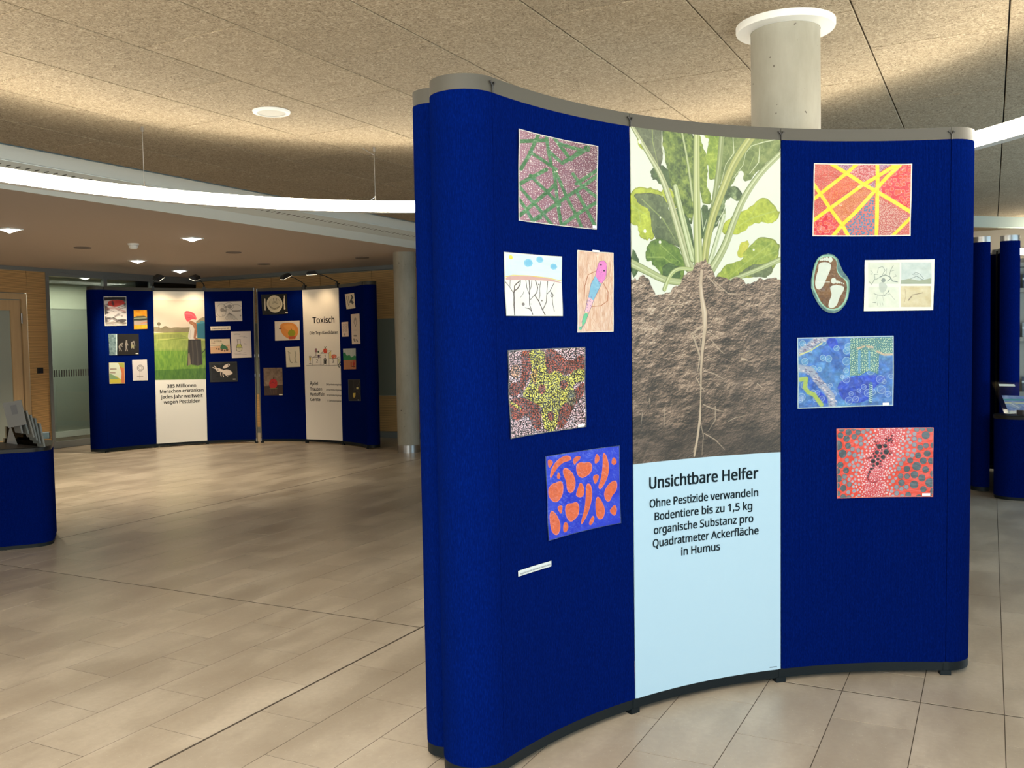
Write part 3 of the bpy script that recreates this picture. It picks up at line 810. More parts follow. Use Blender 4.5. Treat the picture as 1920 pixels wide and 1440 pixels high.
def lettering(st, text, p0, p1, cap_px, parent, mt, bold=0.012, off=.0045, level=True):
    """text on the curved skin; p0, p1 are the baseline ends in photo pixels"""
    (u0, z0), (u1, z1) = st.inv(*p0), st.inv(*p1)
    capz = abs(st.inv(p0[0], p0[1])[1] - st.inv(p0[0], p0[1] - cap_px)[1]) / 2 + abs(st.inv(p1[0], p1[1])[1] - st.inv(p1[0], p1[1] - cap_px)[1]) / 2
    if level: z0 = z1 = (z0 + z1) / 2
    me = glyph_mesh(text, bold); xs_ = [v.co.x for v in me.vertices]; x0, x1 = min(xs_), max(xs_)
    for v in me.vertices:
        f = (v.co.x - x0) / (x1 - x0); v.co = Vector(st.pt(u0 + (u1 - u0) * f, z0 + (z1 - z0) * f + v.co.y / CAP * capz, off))
    me.materials.clear(); o = new_obj('lettering', me, mt); return adopt(o, parent)

def stand_canvas(st, k, W, z_img=None):
    """canvas of a whole poster panel; drawing points are photo pixels"""
    zb, zt = .058, st.h - .050; hh = int(W * (zt - zb) / st.w)
    cv = Cv(W, hh, (255, 255, 255))
    def f(x, y):
        u, z = st.inv(x, y); return (u - st.w * k) / st.w * W, (zt - z) / (zt - zb) * hh
    cv.f = f; return cv

SM = Stand(-1.4747, 2.7116, .1248, 2.0382, .7379, 2.3564, (.008, -.0113))
SA = Stand(-11.3298, 9.041, .0912, 2.0382, .7379, 2.3969, (.0131, .0033), rl=.145, rr=.05, T=.20, rb=.05, sh=.13)
SB = Stand(-10.0087, 10.7871, 1.0963, 2.0382, .7379, 2.3858, (-.0004, .0023), rl=.05, rr=.10, T=.20, rb=.05, sh=.15)
def Zc(x0, y0, k): return lambda pts: [(x0 + x * k, y0 + y * k) for x, y in pts]

# ---- beet poster ---------------------------------------------------------
cv = stand_canvas(SM, 1, 600); W_, H_ = cv.W, cv.H
z1 = Zc(1170, 220, .2222); z2 = Zc(1170, 500, .26383)
kpx = 600 / 283.0; cv.k = kpx * .2222
g = np.linspace(0, 1, H_)[:, None, None]
sky = np.array([224, 232, 222]) * (1 - g) + np.array([232, 240, 232]) * g
cv.a[:] = sky
n_hi = fbm(H_, W_, 22, 5, 5); n_lo = fbm(H_, W_, 70, 4, 6); n_f = fbm(H_, W_, 8, 3, 9); n_v = fbm(H_, W_, 46, 3, 10); n_v2 = fbm(H_, W_, 22, 2, 13)
def leafcol(dark, light, bias=0.0, con=1.7):
    t = np.clip((n_hi * .7 + n_f * .3 - .5 + bias) * con + .5, 0, 1)[..., None]
    v = (.30 * np.exp(-((n_v - .5) / .022) ** 2) + .16 * np.exp(-((n_v2 - .5) / .03) ** 2))[..., None]
    return (np.array(dark) * (1 - t) + np.array(light) * t) * (1 - v) + np.array([min(255, c_ * 1.12 + 26) for c_ in light]) * v
YG = leafcol((128, 150, 40), (190, 204, 70), .1); MG = leafcol((62, 98, 42), (134, 164, 70)); DG = leafcol((44, 72, 44), (92, 124, 70), -.02); GG = leafcol((96, 118, 88), (134, 150, 108))
def leaf(pts, col, veins=(), vc=(170, 192, 110), sm=2):
    P = [np.array(p, float) for p in pts]
    for _ in range(sm):
        P = [q for i in range(len(P)) for q in (P[i] * .78 + P[(i + 1) % len(P)] * .22, P[i] * .22 + P[(i + 1) % len(P)] * .78)]
    rj = np.random.default_rng(len(pts) * 31 + int(pts[0][0])); J = rj.normal(size=(len(P), 2)) * 5.5
    P = [tuple(p + j) for p, j in zip(P, J)]
    dk = np.asarray(col) * .80
    cv.poly(z1(P), dk, 1, 1); c0 = np.mean(P, axis=0); cv.poly(z1([tuple(c0 + (np.array(p) - c0) * .965) for p in P]), col, 1, 1)
    for v in veins: cv.line(z1(v), [9, 3] if len(v) == 2 else [9] * (len(v) - 1) + [3], vc, .6, 1.5)
leaf([(50, 620), (120, 588), (210, 592), (300, 612), (330, 660), (240, 740), (250, 840), (232, 900), (255, 1020), (205, 1030), (165, 1040), (130, 990), (110, 905), (50, 905)], YG, [[(60, 740), (230, 850)], [(120, 790), (160, 1000)]])
leaf([(320, 600), (380, 590), (440, 640), (452, 740), (420, 780), (360, 740), (330, 690)], YG)
leaf([(220, 470), (250, 410), (330, 400), (400, 480), (430, 620), (380, 600), (310, 560), (230, 510)], DG)
leaf([(76, 655), (130, 640), (240, 645), (320, 650), (380, 760), (430, 880), (480, 1090), (420, 1080), (330, 1040), (255, 1015), (225, 920), (228, 820), (200, 765), (110, 720)], leafcol((66, 86, 62), (118, 134, 92), -.03), [[(150, 690), (330, 860), (450, 1060)]])
leaf([(178, 1210), (180, 1130), (220, 1050), (290, 1018), (400, 1060), (480, 1120), (520, 1280), (490, 1380), (330, 1370), (300, 1300), (240, 1220)], MG, [[(190, 1180), (330, 1180), (480, 1290)], [(300, 1070), (480, 1230)]])
leaf([(310, 1250), (440, 1225), (500, 1370), (330, 1370)], DG)
leaf([(44, 20), (330, 20), (322, 150), (330, 300), (310, 470), (250, 400), (200, 300), (130, 180)], leafcol((70, 84, 66), (118, 128, 98)), [[(235, 60), (240, 200), (290, 420)]])
leaf([(100, 130), (160, 190), (190, 300), (125, 240)], YG)
leaf([(318, 40), (600, 60), (600, 500), (590, 900), (540, 900), (450, 800), (410, 640), (390, 500), (345, 360), (330, 200)], leafcol((44, 74, 32), (138, 160, 72), 0, 2.6), [[(400, 200), (520, 300)], [(360, 420), (560, 620)]], (100, 130, 70))
leaf([(630, 110), (650, 180), (668, 240), (700, 330), (705, 480), (700, 560), (745, 700), (720, 740), (640, 720)], leafcol((70, 100, 34), (160, 180, 70), 0, 2.2))
leaf([(645, 100), (830, 110), (830, 300), (780, 530), (715, 530), (712, 420), (696, 300), (730, 190), (690, 170)], leafcol((96, 130, 40), (170, 190, 74), 0, 2.2))
leaf([(800, 110), (1340, 130), (1330, 290), (1250, 350), (1140, 450), (1030, 570), (990, 440), (930, 540), (900, 590), (850, 660), (790, 560)], leafcol((78, 104, 50), (140, 156, 92), 0, 2.0), [[(1100, 330), (1050, 450)]])
leaf([(860, 600), (940, 570), (1010, 650), (980, 720), (900, 660), (850, 720), (860, 860), (800, 880), (740, 990), (660, 1060), (640, 860), (720, 780)], leafcol((56, 84, 50), (150, 170, 120), -.05, 3.2))
leaf([(430, 740), (560, 860), (600, 1190), (500, 1150), (440, 900)], DG); leaf([(640, 720), (735, 760), (700, 920), (650, 1090)], DG)
leaf([(1310, 770), (1215, 685), (1140, 680), (1080, 760), (960, 800), (850, 880), (810, 980), (940, 995), (1020, 955), (1080, 900), (1180, 880), (1250, 895), (1310, 860)], YG, [[(1280, 790), (1080, 850), (900, 960)], [(1150, 700), (1060, 850)]])
leaf([(980, 1060), (1050, 1030), (1060, 1100), (1000, 1190), (950, 1170)], leafcol((170, 190, 60), (205, 200, 90)))
leaf([(1310, 1030), (1180, 1008), (1100, 1040), (1010, 1150), (990, 1215), (860, 1240), (780, 1330), (760, 1385), (900, 1380), (1100, 1340), (1230, 1340), (1290, 1240), (1310, 1180)], leafcol((104, 134, 50), (170, 186, 80), .05), [[(1250, 1060), (1080, 1190), (860, 1370)], [(1290, 1130), (1100, 1210)]])
leaf([(940, 1330), (1080, 1250), (1260, 1240), (1240, 1340), (1100, 1350)], leafcol((84, 100, 74), (120, 134, 92)))
leaf([(60, 1080), (110, 1160), (130, 1300), (60, 1370)], DG)
def stalk(pts, wd, c0=(176, 190, 140), hi=(214, 224, 188), sh=(120, 138, 88)):
    for _ in range(3): pts = [pts[0]] + [tuple(np.array(pts[i]) * a_ + np.array(pts[i + 1]) * (1 - a_)) for i in range(len(pts) - 1) for a_ in (.75, .25)] + [pts[-1]]
    P = z1(pts); n = len(P); ws = [wd[0] + (wd[1] - wd[0]) * i / (n - 1) for i in range(n)]
    cv.line(P, [v * 1.0 for v in ws], sh); cv.line([(x + .7, y) for x, y in P], [v * .82 for v in ws], c0); cv.line([(x - .6, y) for x, y in P], [v * .22 for v in ws], hi, .8, 2); cv.line([(x + 2, y) for x, y in P], [v * .14 for v in ws], sh, .45, 2)
stalk([(480, 85), (540, 380), (580, 700)], (12, 20)); stalk([(830, 120), (805, 420), (760, 720), (700, 1080)], (44, 40), (140, 156, 104), (180, 192, 150))
stalk([(40, 30), (200, 300), (320, 500), (400, 740), (480, 1020), (555, 1270)], (26, 78), (182, 190, 150)); stalk([(432, 585), (490, 840), (580, 1190)], (40, 58), (190, 206, 160))
stalk([(845, 830), (790, 1020), (715, 1260)], (34, 40), (200, 214, 186)); stalk([(1340, 290), (1150, 470), (1010, 680), (930, 870), (850, 1100), (730, 1300)], (36, 66), (172, 186, 140))
stalk([(1110, 120), (930, 370), (830, 620), (740, 860), (690, 1080), (672, 1330)], (70, 62), (168, 176, 104), (206, 208, 150)); stalk([(614, 60), (610, 500), (618, 900), (630, 1260)], (46, 78), (184, 196, 134), (214, 222, 180))
stalk([(60, 1230), (200, 1300), (340, 1375), (500, 1392)], (60, 44)); stalk([(1320, 1200), (1120, 1290), (900, 1375)], (40, 30)); stalk([(570, 1282), (460, 1272), (390, 1320), (340, 1450)], (26, 34), (186, 202, 140))
for pts in ([(1320, 180), (1180, 210), (1080, 240), (1030, 300), (1010, 400), (920, 520)], [(920, 130), (930, 300), (860, 400), (820, 560)], [(1150, 240), (1140, 380), (1060, 480)], [(880, 680), (840, 800), (780, 900)], [(700, 860), (670, 960)], [(650, 760), (668, 940)], [(320, 60), (318, 250), (350, 400)]):
    cv.line(z1(pts), [5, 7] + [4] * (len(pts) - 2), (226, 234, 208), .85, 1.2)
for x, y, r in ((130, 205, 14), (175, 960, 13), (303, 1052, 11), (1098, 1118, 8), (306, 845, 7), (556, 860, 7), (990, 480, 24), (975, 560, 26), (880, 720, 22)): cv.disc(*z1([(x, y)])[0], r, (232, 240, 228), 1)
# soil profile
cv.k = kpx * .26383
Y, X = np.mgrid[0:H_, 0:W_]
hf = fbm(H_, W_, 60, 7, 21, 1.3, .8, .68); hr = 1 - np.abs(fbm(H_, W_, 46, 6, 33, 1.3, .9, .65) * 2 - 1)
hgt = hf * 60 + hr * 26
gy, gx = np.gradient(hgt)
shade = np.clip(.50 - gx * .10 - gy * .16 + (hf - .5) * 1.0, 0, 1)
top = cv.f(*z2([(600, 100)])[0])[1]; bot = cv.f(*z2([(600, 1340)])[0])[1]
dep = np.clip((Y - top) / (bot - top), 0, 1)
side = np.clip((X / W_ - .45) * 1.6, 0, 1)
shade = shade * (1 - .50 * dep ** 1.6) * (1 - .22 * side) + .02
stops = [(0, (46, 46, 44)), (.25, (84, 76, 68)), (.45, (124, 108, 96)), (.62, (158, 138, 122)), (.82, (196, 176, 156)), (1, (216, 202, 184))]
soil = np.stack([np.interp(shade, [s[0] for s in stops], [s[1][i] for s in stops]) for i in range(3)], -1)
edge = [(40, 100), (90, 90), (130, 55), (175, 90), (190, 130), (225, 200), (300, 190), (360, 150), (400, 120), (425, 60), (480, 30), (520, -30), (580, -50), (620, 0), (650, 60), (760, 95), (800, 70), (870, 120), (930, 110), (970, 85), (1080, 78), (1110, 95)]
ee = []
rs = np.random.default_rng(2)
for i in range(len(edge) - 1):
    for t in (0, .25, .5, .75): ee.append((edge[i][0] * (1 - t) + edge[i + 1][0] * t, edge[i][1] * (1 - t) + edge[i + 1][1] * t + rs.normal() * 6))
cv.poly(z2([(20, 1450)] + [(20, 100)] + ee + [(1130, 95), (1140, 1450)]), soil)
for pts, wd, al in (([(780, 280), (740, 500), (690, 700), (700, 850)], 40, .22), ([(960, 400), (900, 560), (870, 740)], 36, .2), ([(830, 780), (800, 900), (760, 1080)], 60, .28), ([(240, 380), (300, 400), (400, 440)], 60, .22), ([(470, 690), (510, 730)], 50, .35), ([(80, 1180), (300, 1260), (500, 1280), (900, 1260)], 190, .30), ([(500, 960), (480, 1150)], 50, .35)):
    cv.line(z2(pts), wd, (58, 56, 54), al, 24)
rc = (196, 180, 158)
cv.line(z2([(555, 30), (548, 130), (556, 220), (576, 330), (578, 440), (560, 600), (550, 730), (550, 830)]), [26, 26, 34, 46, 30, 24, 20, 14], (110, 94, 80), .8)
cv.line(z2([(553, 30), (546, 130), (554, 220), (573, 330), (575, 440), (558, 600), (548, 730), (548, 830), (545, 960), (540, 1080), (525, 1200), (500, 1345)]), [20, 22, 28, 38, 26, 18, 14, 9, 8, 16, 16, 12], rc)
cv.line(z2([(548, 130), (558, 220), (577, 330), (575, 430)]), [6, 8, 12, 6], (222, 210, 192), .8, 3)
for pts, wd in (([(565, 420), (520, 450), (470, 480)], 9), ([(490, 490), (520, 570), (540, 640), (525, 740)], 12), ([(500, 480), (545, 520), (540, 580)], 6), ([(590, 460), (670, 505)], 6), ([(620, 520), (690, 600), (715, 620)], 6), ([(590, 640), (660, 670)], 5), ([(570, 740), (640, 760), (715, 800)], 6), ([(575, 800), (690, 800)], 4), ([(515, 790), (545, 850), (575, 885)], 7), ([(565, 980), (620, 1005), (710, 1030)], 7), ([(650, 990), (650, 1090), (600, 1170)], 5), ([(745, 1100), (790, 1075), (855, 1060)], 5), ([(570, 1185), (650, 1230), (718, 1300)], 6), ([(540, 1090), (565, 1200), (555, 1340)], 5), ([(525, 1230), (490, 1320)], 6), ([(290, 1010), (285, 1130)], 5), ([(395, 200), (440, 240)], 6), ([(350, 280), (395, 355)], 6), ([(420, 270), (330, 270), (210, 370)], 5), ([(590, 60), (650, 130), (690, 160)], 8), ([(640, 100), (740, 190), (830, 200)], 6), ([(950, 830), (985, 860)], 8), ([(840, 655), (880, 665)], 16), ([(180, 940), (185, 1000)], 6), ([(130, 1040), (120, 1120)], 6)):
    cv.line(z2(pts), [wd] * (len(pts) - 1) + [wd * .5], rc, .8, 1.2)
# printed photo ends where the pale text area begins
zi = (SM.inv(1190, 870)[1] + SM.inv(1461, 849)[1]) / 2; yi = int((SM.h - .05 - zi) / (SM.h - .05 - .058) * H_)
cv.a[yi:] = np.array([192, 228, 252])
cv.k = kpx; zt_ = [(1447, 1251.5), (1458, 1249.8)]
cv.line([(1444.5, 1251.7), (1455, 1250.1)], 1.2, (60, 70, 80), .75); cv.line([(1456.5, 1249.4), (1457.5, 1250.4)], 1.0, (60, 70, 80), .7)
# top of the printed photo is slightly washed out
M_beet = print_mat('beet_poster_print', cv, .45, gain=.60)
main, pan = make_stand(SM, 'large blue curved display stand in the foreground with a beet root poster', 'curved display stands', {1: 'printed poster panel with a beet plant, its root in the soil and text below'}, M_rail, {1: M_beet})
L = lambda t, p0, p1, c_, b=.014: lettering(SM, t, p0, p1, c_, pan[0], M_ink, b * 1.5)
z3 = lambda x, y: (1170 + x * .16146, 840 + y * .16146)
L('Unsichtbare Helfer', z3(292, 470), z3(1560, 357), 20.5, .016)
L('Ohne Pestizide verwandeln', z3(297, 690), z3(1558, 562), 14.2)
L('Bodentiere bis zu 1,5 kg', z3(355, 838), z3(1490, 716), 14.2)
L('organische Substanz pro', z3(346, 994), z3(1502, 865), 14.2)
L('Quadratmeter Ackerfläche', z3(334, 1150), z3(1563, 1004), 14.2)
L('in Humus', z3(664, 1243), z3(1116, 1190), 14.2)

# ---- pictures on the large stand -----------------------------------------
def art(corners, W, col, zf=None):
    (ax, ay), (bx, by), (cx, cy), (dx_, dy) = corners
    asp = (math.hypot(dx_ - ax, dy - ay) + math.hypot(cx - bx, cy - by)) / (math.hypot(bx - ax, by - ay) + math.hypot(cx - dx_, cy - dy))
    Hh = int(W * asp); cv = Cv(W, Hh, col); h = homog(corners, [(0, 0), (W, 0), (W, Hh), (0, Hh)])
    if zf: x0, y0, k = zf; cv.f = lambda x, y: h(x0 + x * k, y0 + y * k); cv.k = W / math.hypot(bx - ax, by - ay) * k
    else: cv.f = h; cv.k = W / math.hypot(bx - ax, by - ay)
    return cv
def frame(cv, wd, col, al=1.0):
    for sl in (np.s_[:wd], np.s_[-wd:], np.s_[:, :wd], np.s_[:, -wd:]): cv.a[sl] = cv.a[sl] * (1 - al) + np.array(col) * al
def tagstrip(st, corners, parent, name='caption_label'):
    o = strip_patch(st, name, corners, M_paper, parent, .0108)
    mid = lambda a, b, t: (a[0] * (1 - t) + b[0] * t, a[1] * (1 - t) + b[1] * t)
    l0, l1, r0, r1 = mid(corners[0], corners[3], .42), mid(corners[0], corners[3], .6), mid(corners[1], corners[2], .42), mid(corners[1], corners[2], .6)
    return o

# 1 green lattice over mauve with white dots
K = (930, 220, .15276)
c4 = [(970.5, 241.4), (1119.9, 274.2), (1117.9, 430.8), (971.6, 413.7)]
cv = art(c4, 380, (150, 104, 124), K)
Yn, Xn = np.mgrid[0:cv.H, 0:cv.W]; tx = (Xn / cv.W)[..., None]
cv.a[:] = np.array([168, 122, 140]) * (1 - tx) + np.array([104, 58, 78]) * tx
d1, r1 = cv.cells(11, 4, .7); d2, r2 = cv.cells(7, 5, .7); big = (tx[..., 0] < .55)
cv.blend(np.clip(np.where(big, 1.9 + 1.0 * r1 - d1, 1.5 + .7 * r2 - d2), 0, 1), (236, 232, 230))
G = lambda pts, wd=44, al=.97: cv.line(pts, wd, leaf_g, al)
ng = fbm(cv.H, cv.W, 30, 3, 8)[..., None]; leaf_g = np.array([36, 96, 52]) * (1 - ng) + np.array([84, 146, 92]) * ng
for pts in ([(265, 300), (640, 280)], [(540, 205), (400, 480), (300, 640)], [(635, 225), (665, 400), (700, 560)], [(735, 245), (920, 500)], [(800, 320), (1050, 400), (930, 520), (850, 390)], [(1130, 365), (1060, 430), (830, 560)], [(420, 430), (600, 530), (760, 640)], [(660, 400), (800, 530)], [(270, 830), (640, 640)], [(430, 720), (640, 920), (800, 1070)], [(275, 850), (460, 1050), (600, 1190), (700, 1310)], [(275, 1215), (640, 920), (740, 830)], [(735, 650), (750, 850), (780, 1080), (820, 1310)], [(760, 690), (890, 980), (1000, 1200), (1060, 1350)], [(460, 1270), (750, 1070), (1080, 850), (1240, 720)], [(830, 1320), (1010, 1190), (1240, 1040)], [(1080, 850), (1240, 1000)], [(1000, 900), (1110, 1120), (1200, 1310)], [(265, 990), (380, 1150), (450, 1260), (560, 1230)], [(1240, 650), (1000, 820)], [(960, 700), (1060, 840)]):
    G(pts)
cv.disc(1120, 385, 40, (40, 100, 54)); frame(cv, 4, (214, 214, 210))
a = sheet(SM, 'drawing', c4, cv, 'green lattice over mauve ground with white dots, top left of the blue stand', group='pictures on the large stand', coat=1, crinkle=.9)
tagstrip(SM, [(1109, 422.5), (1116.5, 423.5), (1116.6, 429), (1109, 428)], a)
# 2 roots under a sky
K = (930, 450, .13542); c4 = [(943.5, 472.3), (1052.3, 481.1), (1053.5, 592.9), (946.9, 592.2)]
cv = art(c4, 330, (238, 240, 234), K)
nn = fbm(cv.H, cv.W, 26, 4, 4, 4, .5)[..., None]
cv.poly([(130, 190), (900, 240), (905, 580), (700, 540), (240, 500), (125, 510)], np.array([208, 234, 238]) * (1 - nn) + np.array([224, 242, 242]) * nn)
cv.poly([(125, 520), (240, 495), (500, 505), (720, 530), (900, 590), (905, 600), (700, 565), (420, 555), (130, 560)], (212, 166, 158), 1, 1)
cv.line([(130, 512), (240, 490), (480, 500), (720, 528), (900, 570)], 11, (230, 205, 90))
cv.disc(198, 240, 28, (240, 226, 60)); 
for x, y, r in ((455, 318, 60), (612, 272, 48), (798, 372, 46)):
    for a_ in range(7): cv.disc(x + r * .55 * math.cos(a_ * .9), y + r * .45 * math.sin(a_ * .9), r * .5, (112, 190, 228), .75)
br_ = (72, 48, 42)
for pts, wd in (([(125, 585), (190, 655), (240, 735)], 8), ([(200, 560), (192, 650)], 6), ([(258, 1040), (243, 900), (245, 735), (256, 700)], 15), ([(345, 565), (340, 620), (300, 680), (256, 705), (262, 640), (300, 600), (345, 565)], 12), ([(418, 560), (430, 660), (475, 770)], 7), ([(460, 560), (470, 690), (478, 900), (520, 1030)], 10), ([(498, 560), (490, 640), (470, 710)], 7), ([(548, 565), (580, 660), (570, 730), (540, 765), (600, 850), (650, 965), (685, 1035)], 11), ([(540, 765), (485, 830)], 7), ([(625, 570), (605, 680), (612, 770), (598, 840)], 8), ([(715, 575), (706, 740), (700, 860), (655, 965)], 9), ([(805, 595), (750, 705), (706, 755)], 8), ([(750, 705), (775, 745)], 6), ([(775, 730), (760, 770), (780, 800), (792, 765), (775, 735)], 9), ([(780, 800), (785, 900), (800, 990)], 6), ([(415, 940), (470, 950), (505, 985)], 9), ([(395, 705), (380, 750), (345, 795)], 5)): cv.line(pts, wd, br_)
for x, y, r in ((640, 842, 12), (385, 890, 22), (595, 620, 12), (497, 888, 6)): cv.disc(x, y, r, (92, 76, 72), .7)
frame(cv, 3, (200, 206, 206))
sheet(SM, 'drawing', c4, cv, 'drawing of brown roots under blue sky with small yellow sun', group='pictures on the large stand', crinkle=.35)
# 3 creature
c4 = [(1081.4, 469), (1149.4, 474.1), (1149.7, 621.7), (1081.9, 623.3)]
cv = art(c4, 230, (228, 196, 172), K)
ns = fbm(cv.H, cv.W, 12, 4, 12, .5, 3)[..., None]; cv.a[:] = np.array([206, 158, 130]) * (1 - ns) + np.array([246, 228, 212]) * ns
for i in range(46):
    x = rs.uniform(1140, 1600); y = rs.uniform(180, 1180); cv.line([(x, y), (x + rs.normal() * 18, y + 70), (x + rs.normal() * 30, y + 140)], 4, (176, 124, 98), .45)
cv.line([(1380, 430), (1270, 480), (1220, 640), (1215, 840)], 9, (176, 112, 80)); cv.line([(1490, 600), (1550, 720), (1540, 840), (1450, 910), (1320, 920)], 9, (176, 112, 80))
cv.poly([(1425, 300), (1490, 285), (1535, 330), (1528, 520), (1455, 615), (1365, 500), (1390, 380)], (232, 130, 206), 1, 1)
cv.poly([(1365, 500), (1455, 615), (1350, 835), (1272, 790), (1310, 600)], (132, 190, 222), 1, 0)
cv.poly([(1272, 790), (1350, 835), (1290, 1000), (1230, 985), (1260, 880)], (236, 196, 212)); cv.poly([(1225, 1005), (1285, 1020), (1240, 1150), (1195, 1200), (1185, 1140)], (104, 196, 148), 1, 1)
cv.disc(1165, 1222, 22, (104, 196, 148)); cv.line([(1195, 1190), (1165, 1215)], 10, (70, 150, 110))
for pts in ([(1425, 300), (1490, 285), (1535, 330), (1528, 520), (1455, 615), (1350, 835), (1290, 1000), (1240, 1150), (1170, 1240)], [(1425, 300), (1365, 500), (1310, 600), (1272, 790), (1230, 985), (1185, 1140)]): cv.line(pts, 5, (110, 84, 120), .8)
for i in range(34):
    t = rs.random(); x = 1480 - 260 * t + rs.normal() * 18; y = 380 + 640 * t + rs.normal() * 20; cv.disc(x, y, 5, (120, 90, 170), .7)
cv.disc(1452, 342, 12, (60, 40, 60)); cv.disc(1498, 425, 12, (60, 40, 60)); frame(cv, 4, (236, 236, 230))
a = sheet(SM, 'drawing', c4, cv, 'tall drawing of a pink, blue and green worm on brown ground', group='pictures on the large stand', crinkle=.45)
strip_patch(SM, 'hanging_tab', [(1108.6, 469), (1121.3, 470), (1121.3, 473.4), (1108.6, 472.6)], M_paper, a, .011)
# 4 yellow and red dots on black
K = (930, 640, .13889); c4 = [(950.8, 656.7), (1096, 650.4), (1098, 800.4), (955.7, 823)]
cv = art(c4, 420, (40, 34, 30), K)
reg = Cv(cv.W, cv.H, (236, 196, 206)); reg.f = cv.f; reg.k = cv.k
nr = fbm(cv.H, cv.W, 50, 3, 19)
for p in ([(330, 130), (540, 120), (500, 400), (440, 560), (330, 720), (180, 760), (180, 560), (330, 560), (370, 380)], [(700, 100), (820, 110), (1000, 300), (1190, 140), (1200, 400), (960, 460), (700, 460), (690, 240)], [(170, 760), (500, 760), (640, 900), (640, 1200), (560, 1210), (440, 980), (300, 1080), (180, 1040)], [(940, 850), (1100, 620), (1200, 540), (1200, 700), (1060, 880), (940, 1160), (830, 1190), (840, 960)]): reg.poly(p, (172, 84, 66), 1, 1)
reg.poly([(200, 320), (320, 320), (340, 460), (260, 520), (190, 440)], (214, 158, 120), .8, 1); reg.poly([(360, 130), (440, 130), (520, 260), (420, 260)], (214, 100, 56), .8)
reg.poly([(440, 110), (690, 110), (690, 300), (720, 460), (830, 380), (980, 500), (1080, 370), (1200, 380), (1200, 540), (1060, 560), (1060, 760), (900, 880), (860, 1000), (840, 1200), (700, 1230), (640, 1030), (640, 880), (500, 820), (340, 740), (500, 540), (500, 300)], (226, 220, 96), 1, 1)
for x, y, rx, ry in ((640, 650, 52, 66), (930, 585, 56, 66), (765, 1010, 46, 62)): reg.disc(x, y, rx, (176, 92, 74), 1, ry)
reg.line([(500, 480), (560, 380), (540, 560)], 50, (214, 160, 80), .8); reg.line([(180, 820), (340, 910)], 34, (226, 214, 90))
reg.poly([(960, 700), (1060, 640), (1100, 760), (1060, 880), (980, 860)], (150, 150, 110), .8, 1)
reg.a *= (.82 + .36 * nr)[..., None]
d1, r1 = cv.cells(8.6, 6, .75); cv.blend(np.clip(3.4 + 1.0 * r1 - d1, 0, 1), reg.a * (0.85 + .3 * r1)[..., None])
frame(cv, 5, (96, 100, 104), .8)
a = sheet(SM, 'drawing', c4, cv, 'dot painting in yellow, rust red and pink on black', group='pictures on the large stand', crinkle=.6)
tagstrip(SM, [(1081.5, 795.6), (1093.5, 794), (1093.6, 799.4), (1081.5, 801)], a)
# 5 orange shapes on blue
K = (930, 820, .19438); c4 = [(1021.7, 855.4), (1160.7, 835.2), (1162.7, 980.4), (1026.6, 1014)]
cv = art(c4, 380, (26, 56, 214), K); nb_ = fbm(cv.H, cv.W, 60, 4, 14)[..., None]; cv.a[:] = np.array([14, 36, 196]) * (1 - nb_) + np.array([64, 92, 232]) * nb_
no = fbm(cv.H, cv.W, 16, 3, 15)[..., None]; OR = np.array([206, 92, 58]) * (1 - no) + np.array([238, 120, 74]) * no
shapes = [[(495, 215), (530, 215), (555, 245), (535, 275), (515, 300), (498, 270)], [(515, 380), (540, 290), (600, 210), (690, 170), (738, 190), (730, 225), (660, 240), (600, 290), (555, 360), (530, 402)],
          [(750, 225), (775, 185), (830, 180), (825, 215), (790, 240), (768, 278)], [(650, 305), (690, 292), (760, 350), (788, 440), (770, 520), (735, 548), (700, 520), (690, 430), (655, 360)], [(605, 325), (635, 380), (612, 412), (588, 390)],
          [(790, 260), (830, 240), (870, 248), (910, 235), (945, 265), (935, 340), (880, 385), (840, 400), (800, 370), (785, 310)], [(965, 200), (985, 150), (1015, 200), (995, 245), (962, 262)], [(1040, 145), (1070, 160), (1097, 280), (1085, 380), (1040, 480), (1008, 512), (992, 480), (1020, 400), (1035, 280)],
          [(1135, 180), (1170, 240), (1140, 275), (1110, 250)], [(945, 375), (985, 355), (1005, 380), (985, 430), (965, 460), (948, 420)], [(500, 490), (540, 450), (580, 440), (635, 418), (665, 460), (660, 560), (610, 625), (560, 632), (510, 590), (495, 540)],
          [(800, 500), (825, 432), (855, 460), (865, 530), (850, 582), (800, 582), (783, 560)], [(880, 450), (920, 445), (940, 520), (930, 650), (895, 760), (850, 845), (832, 830), (870, 700), (876, 560)], [(1100, 440), (1150, 410), (1170, 450), (1160, 520), (1120, 570), (1105, 620), (1070, 625), (1045, 560), (1060, 500)],
          [(970, 600), (990, 568), (1020, 600), (1060, 690), (1050, 770), (1015, 802), (980, 770), (970, 680)], [(1110, 690), (1145, 645), (1168, 690), (1145, 770), (1095, 715)], [(595, 670), (650, 655), (650, 700), (635, 748), (610, 715)], [(670, 690), (700, 640), (750, 640), (790, 620), (820, 660), (815, 750), (770, 800), (730, 822), (690, 790)],
          [(512, 740), (540, 698), (600, 760), (630, 850), (610, 930), (570, 948), (530, 910), (515, 830)], [(650, 850), (680, 808), (714, 860), (690, 915), (655, 920)], [(910, 830), (950, 748), (968, 790), (945, 840), (922, 855)]]
for p in shapes:
    cv.poly(p, (236, 128, 116), 1, 2)
    q = np.mean(p, axis=0); cv.poly([(q[0] + (x - q[0]) * .90, q[1] + (y - q[1]) * .92) for x, y in p], OR, 1, 2)
frame(cv, 3, (50, 70, 110))
sheet(SM, 'drawing', c4, cv, 'bright blue sheet with orange pebble shapes', group='pictures on the large stand', crinkle=.8)
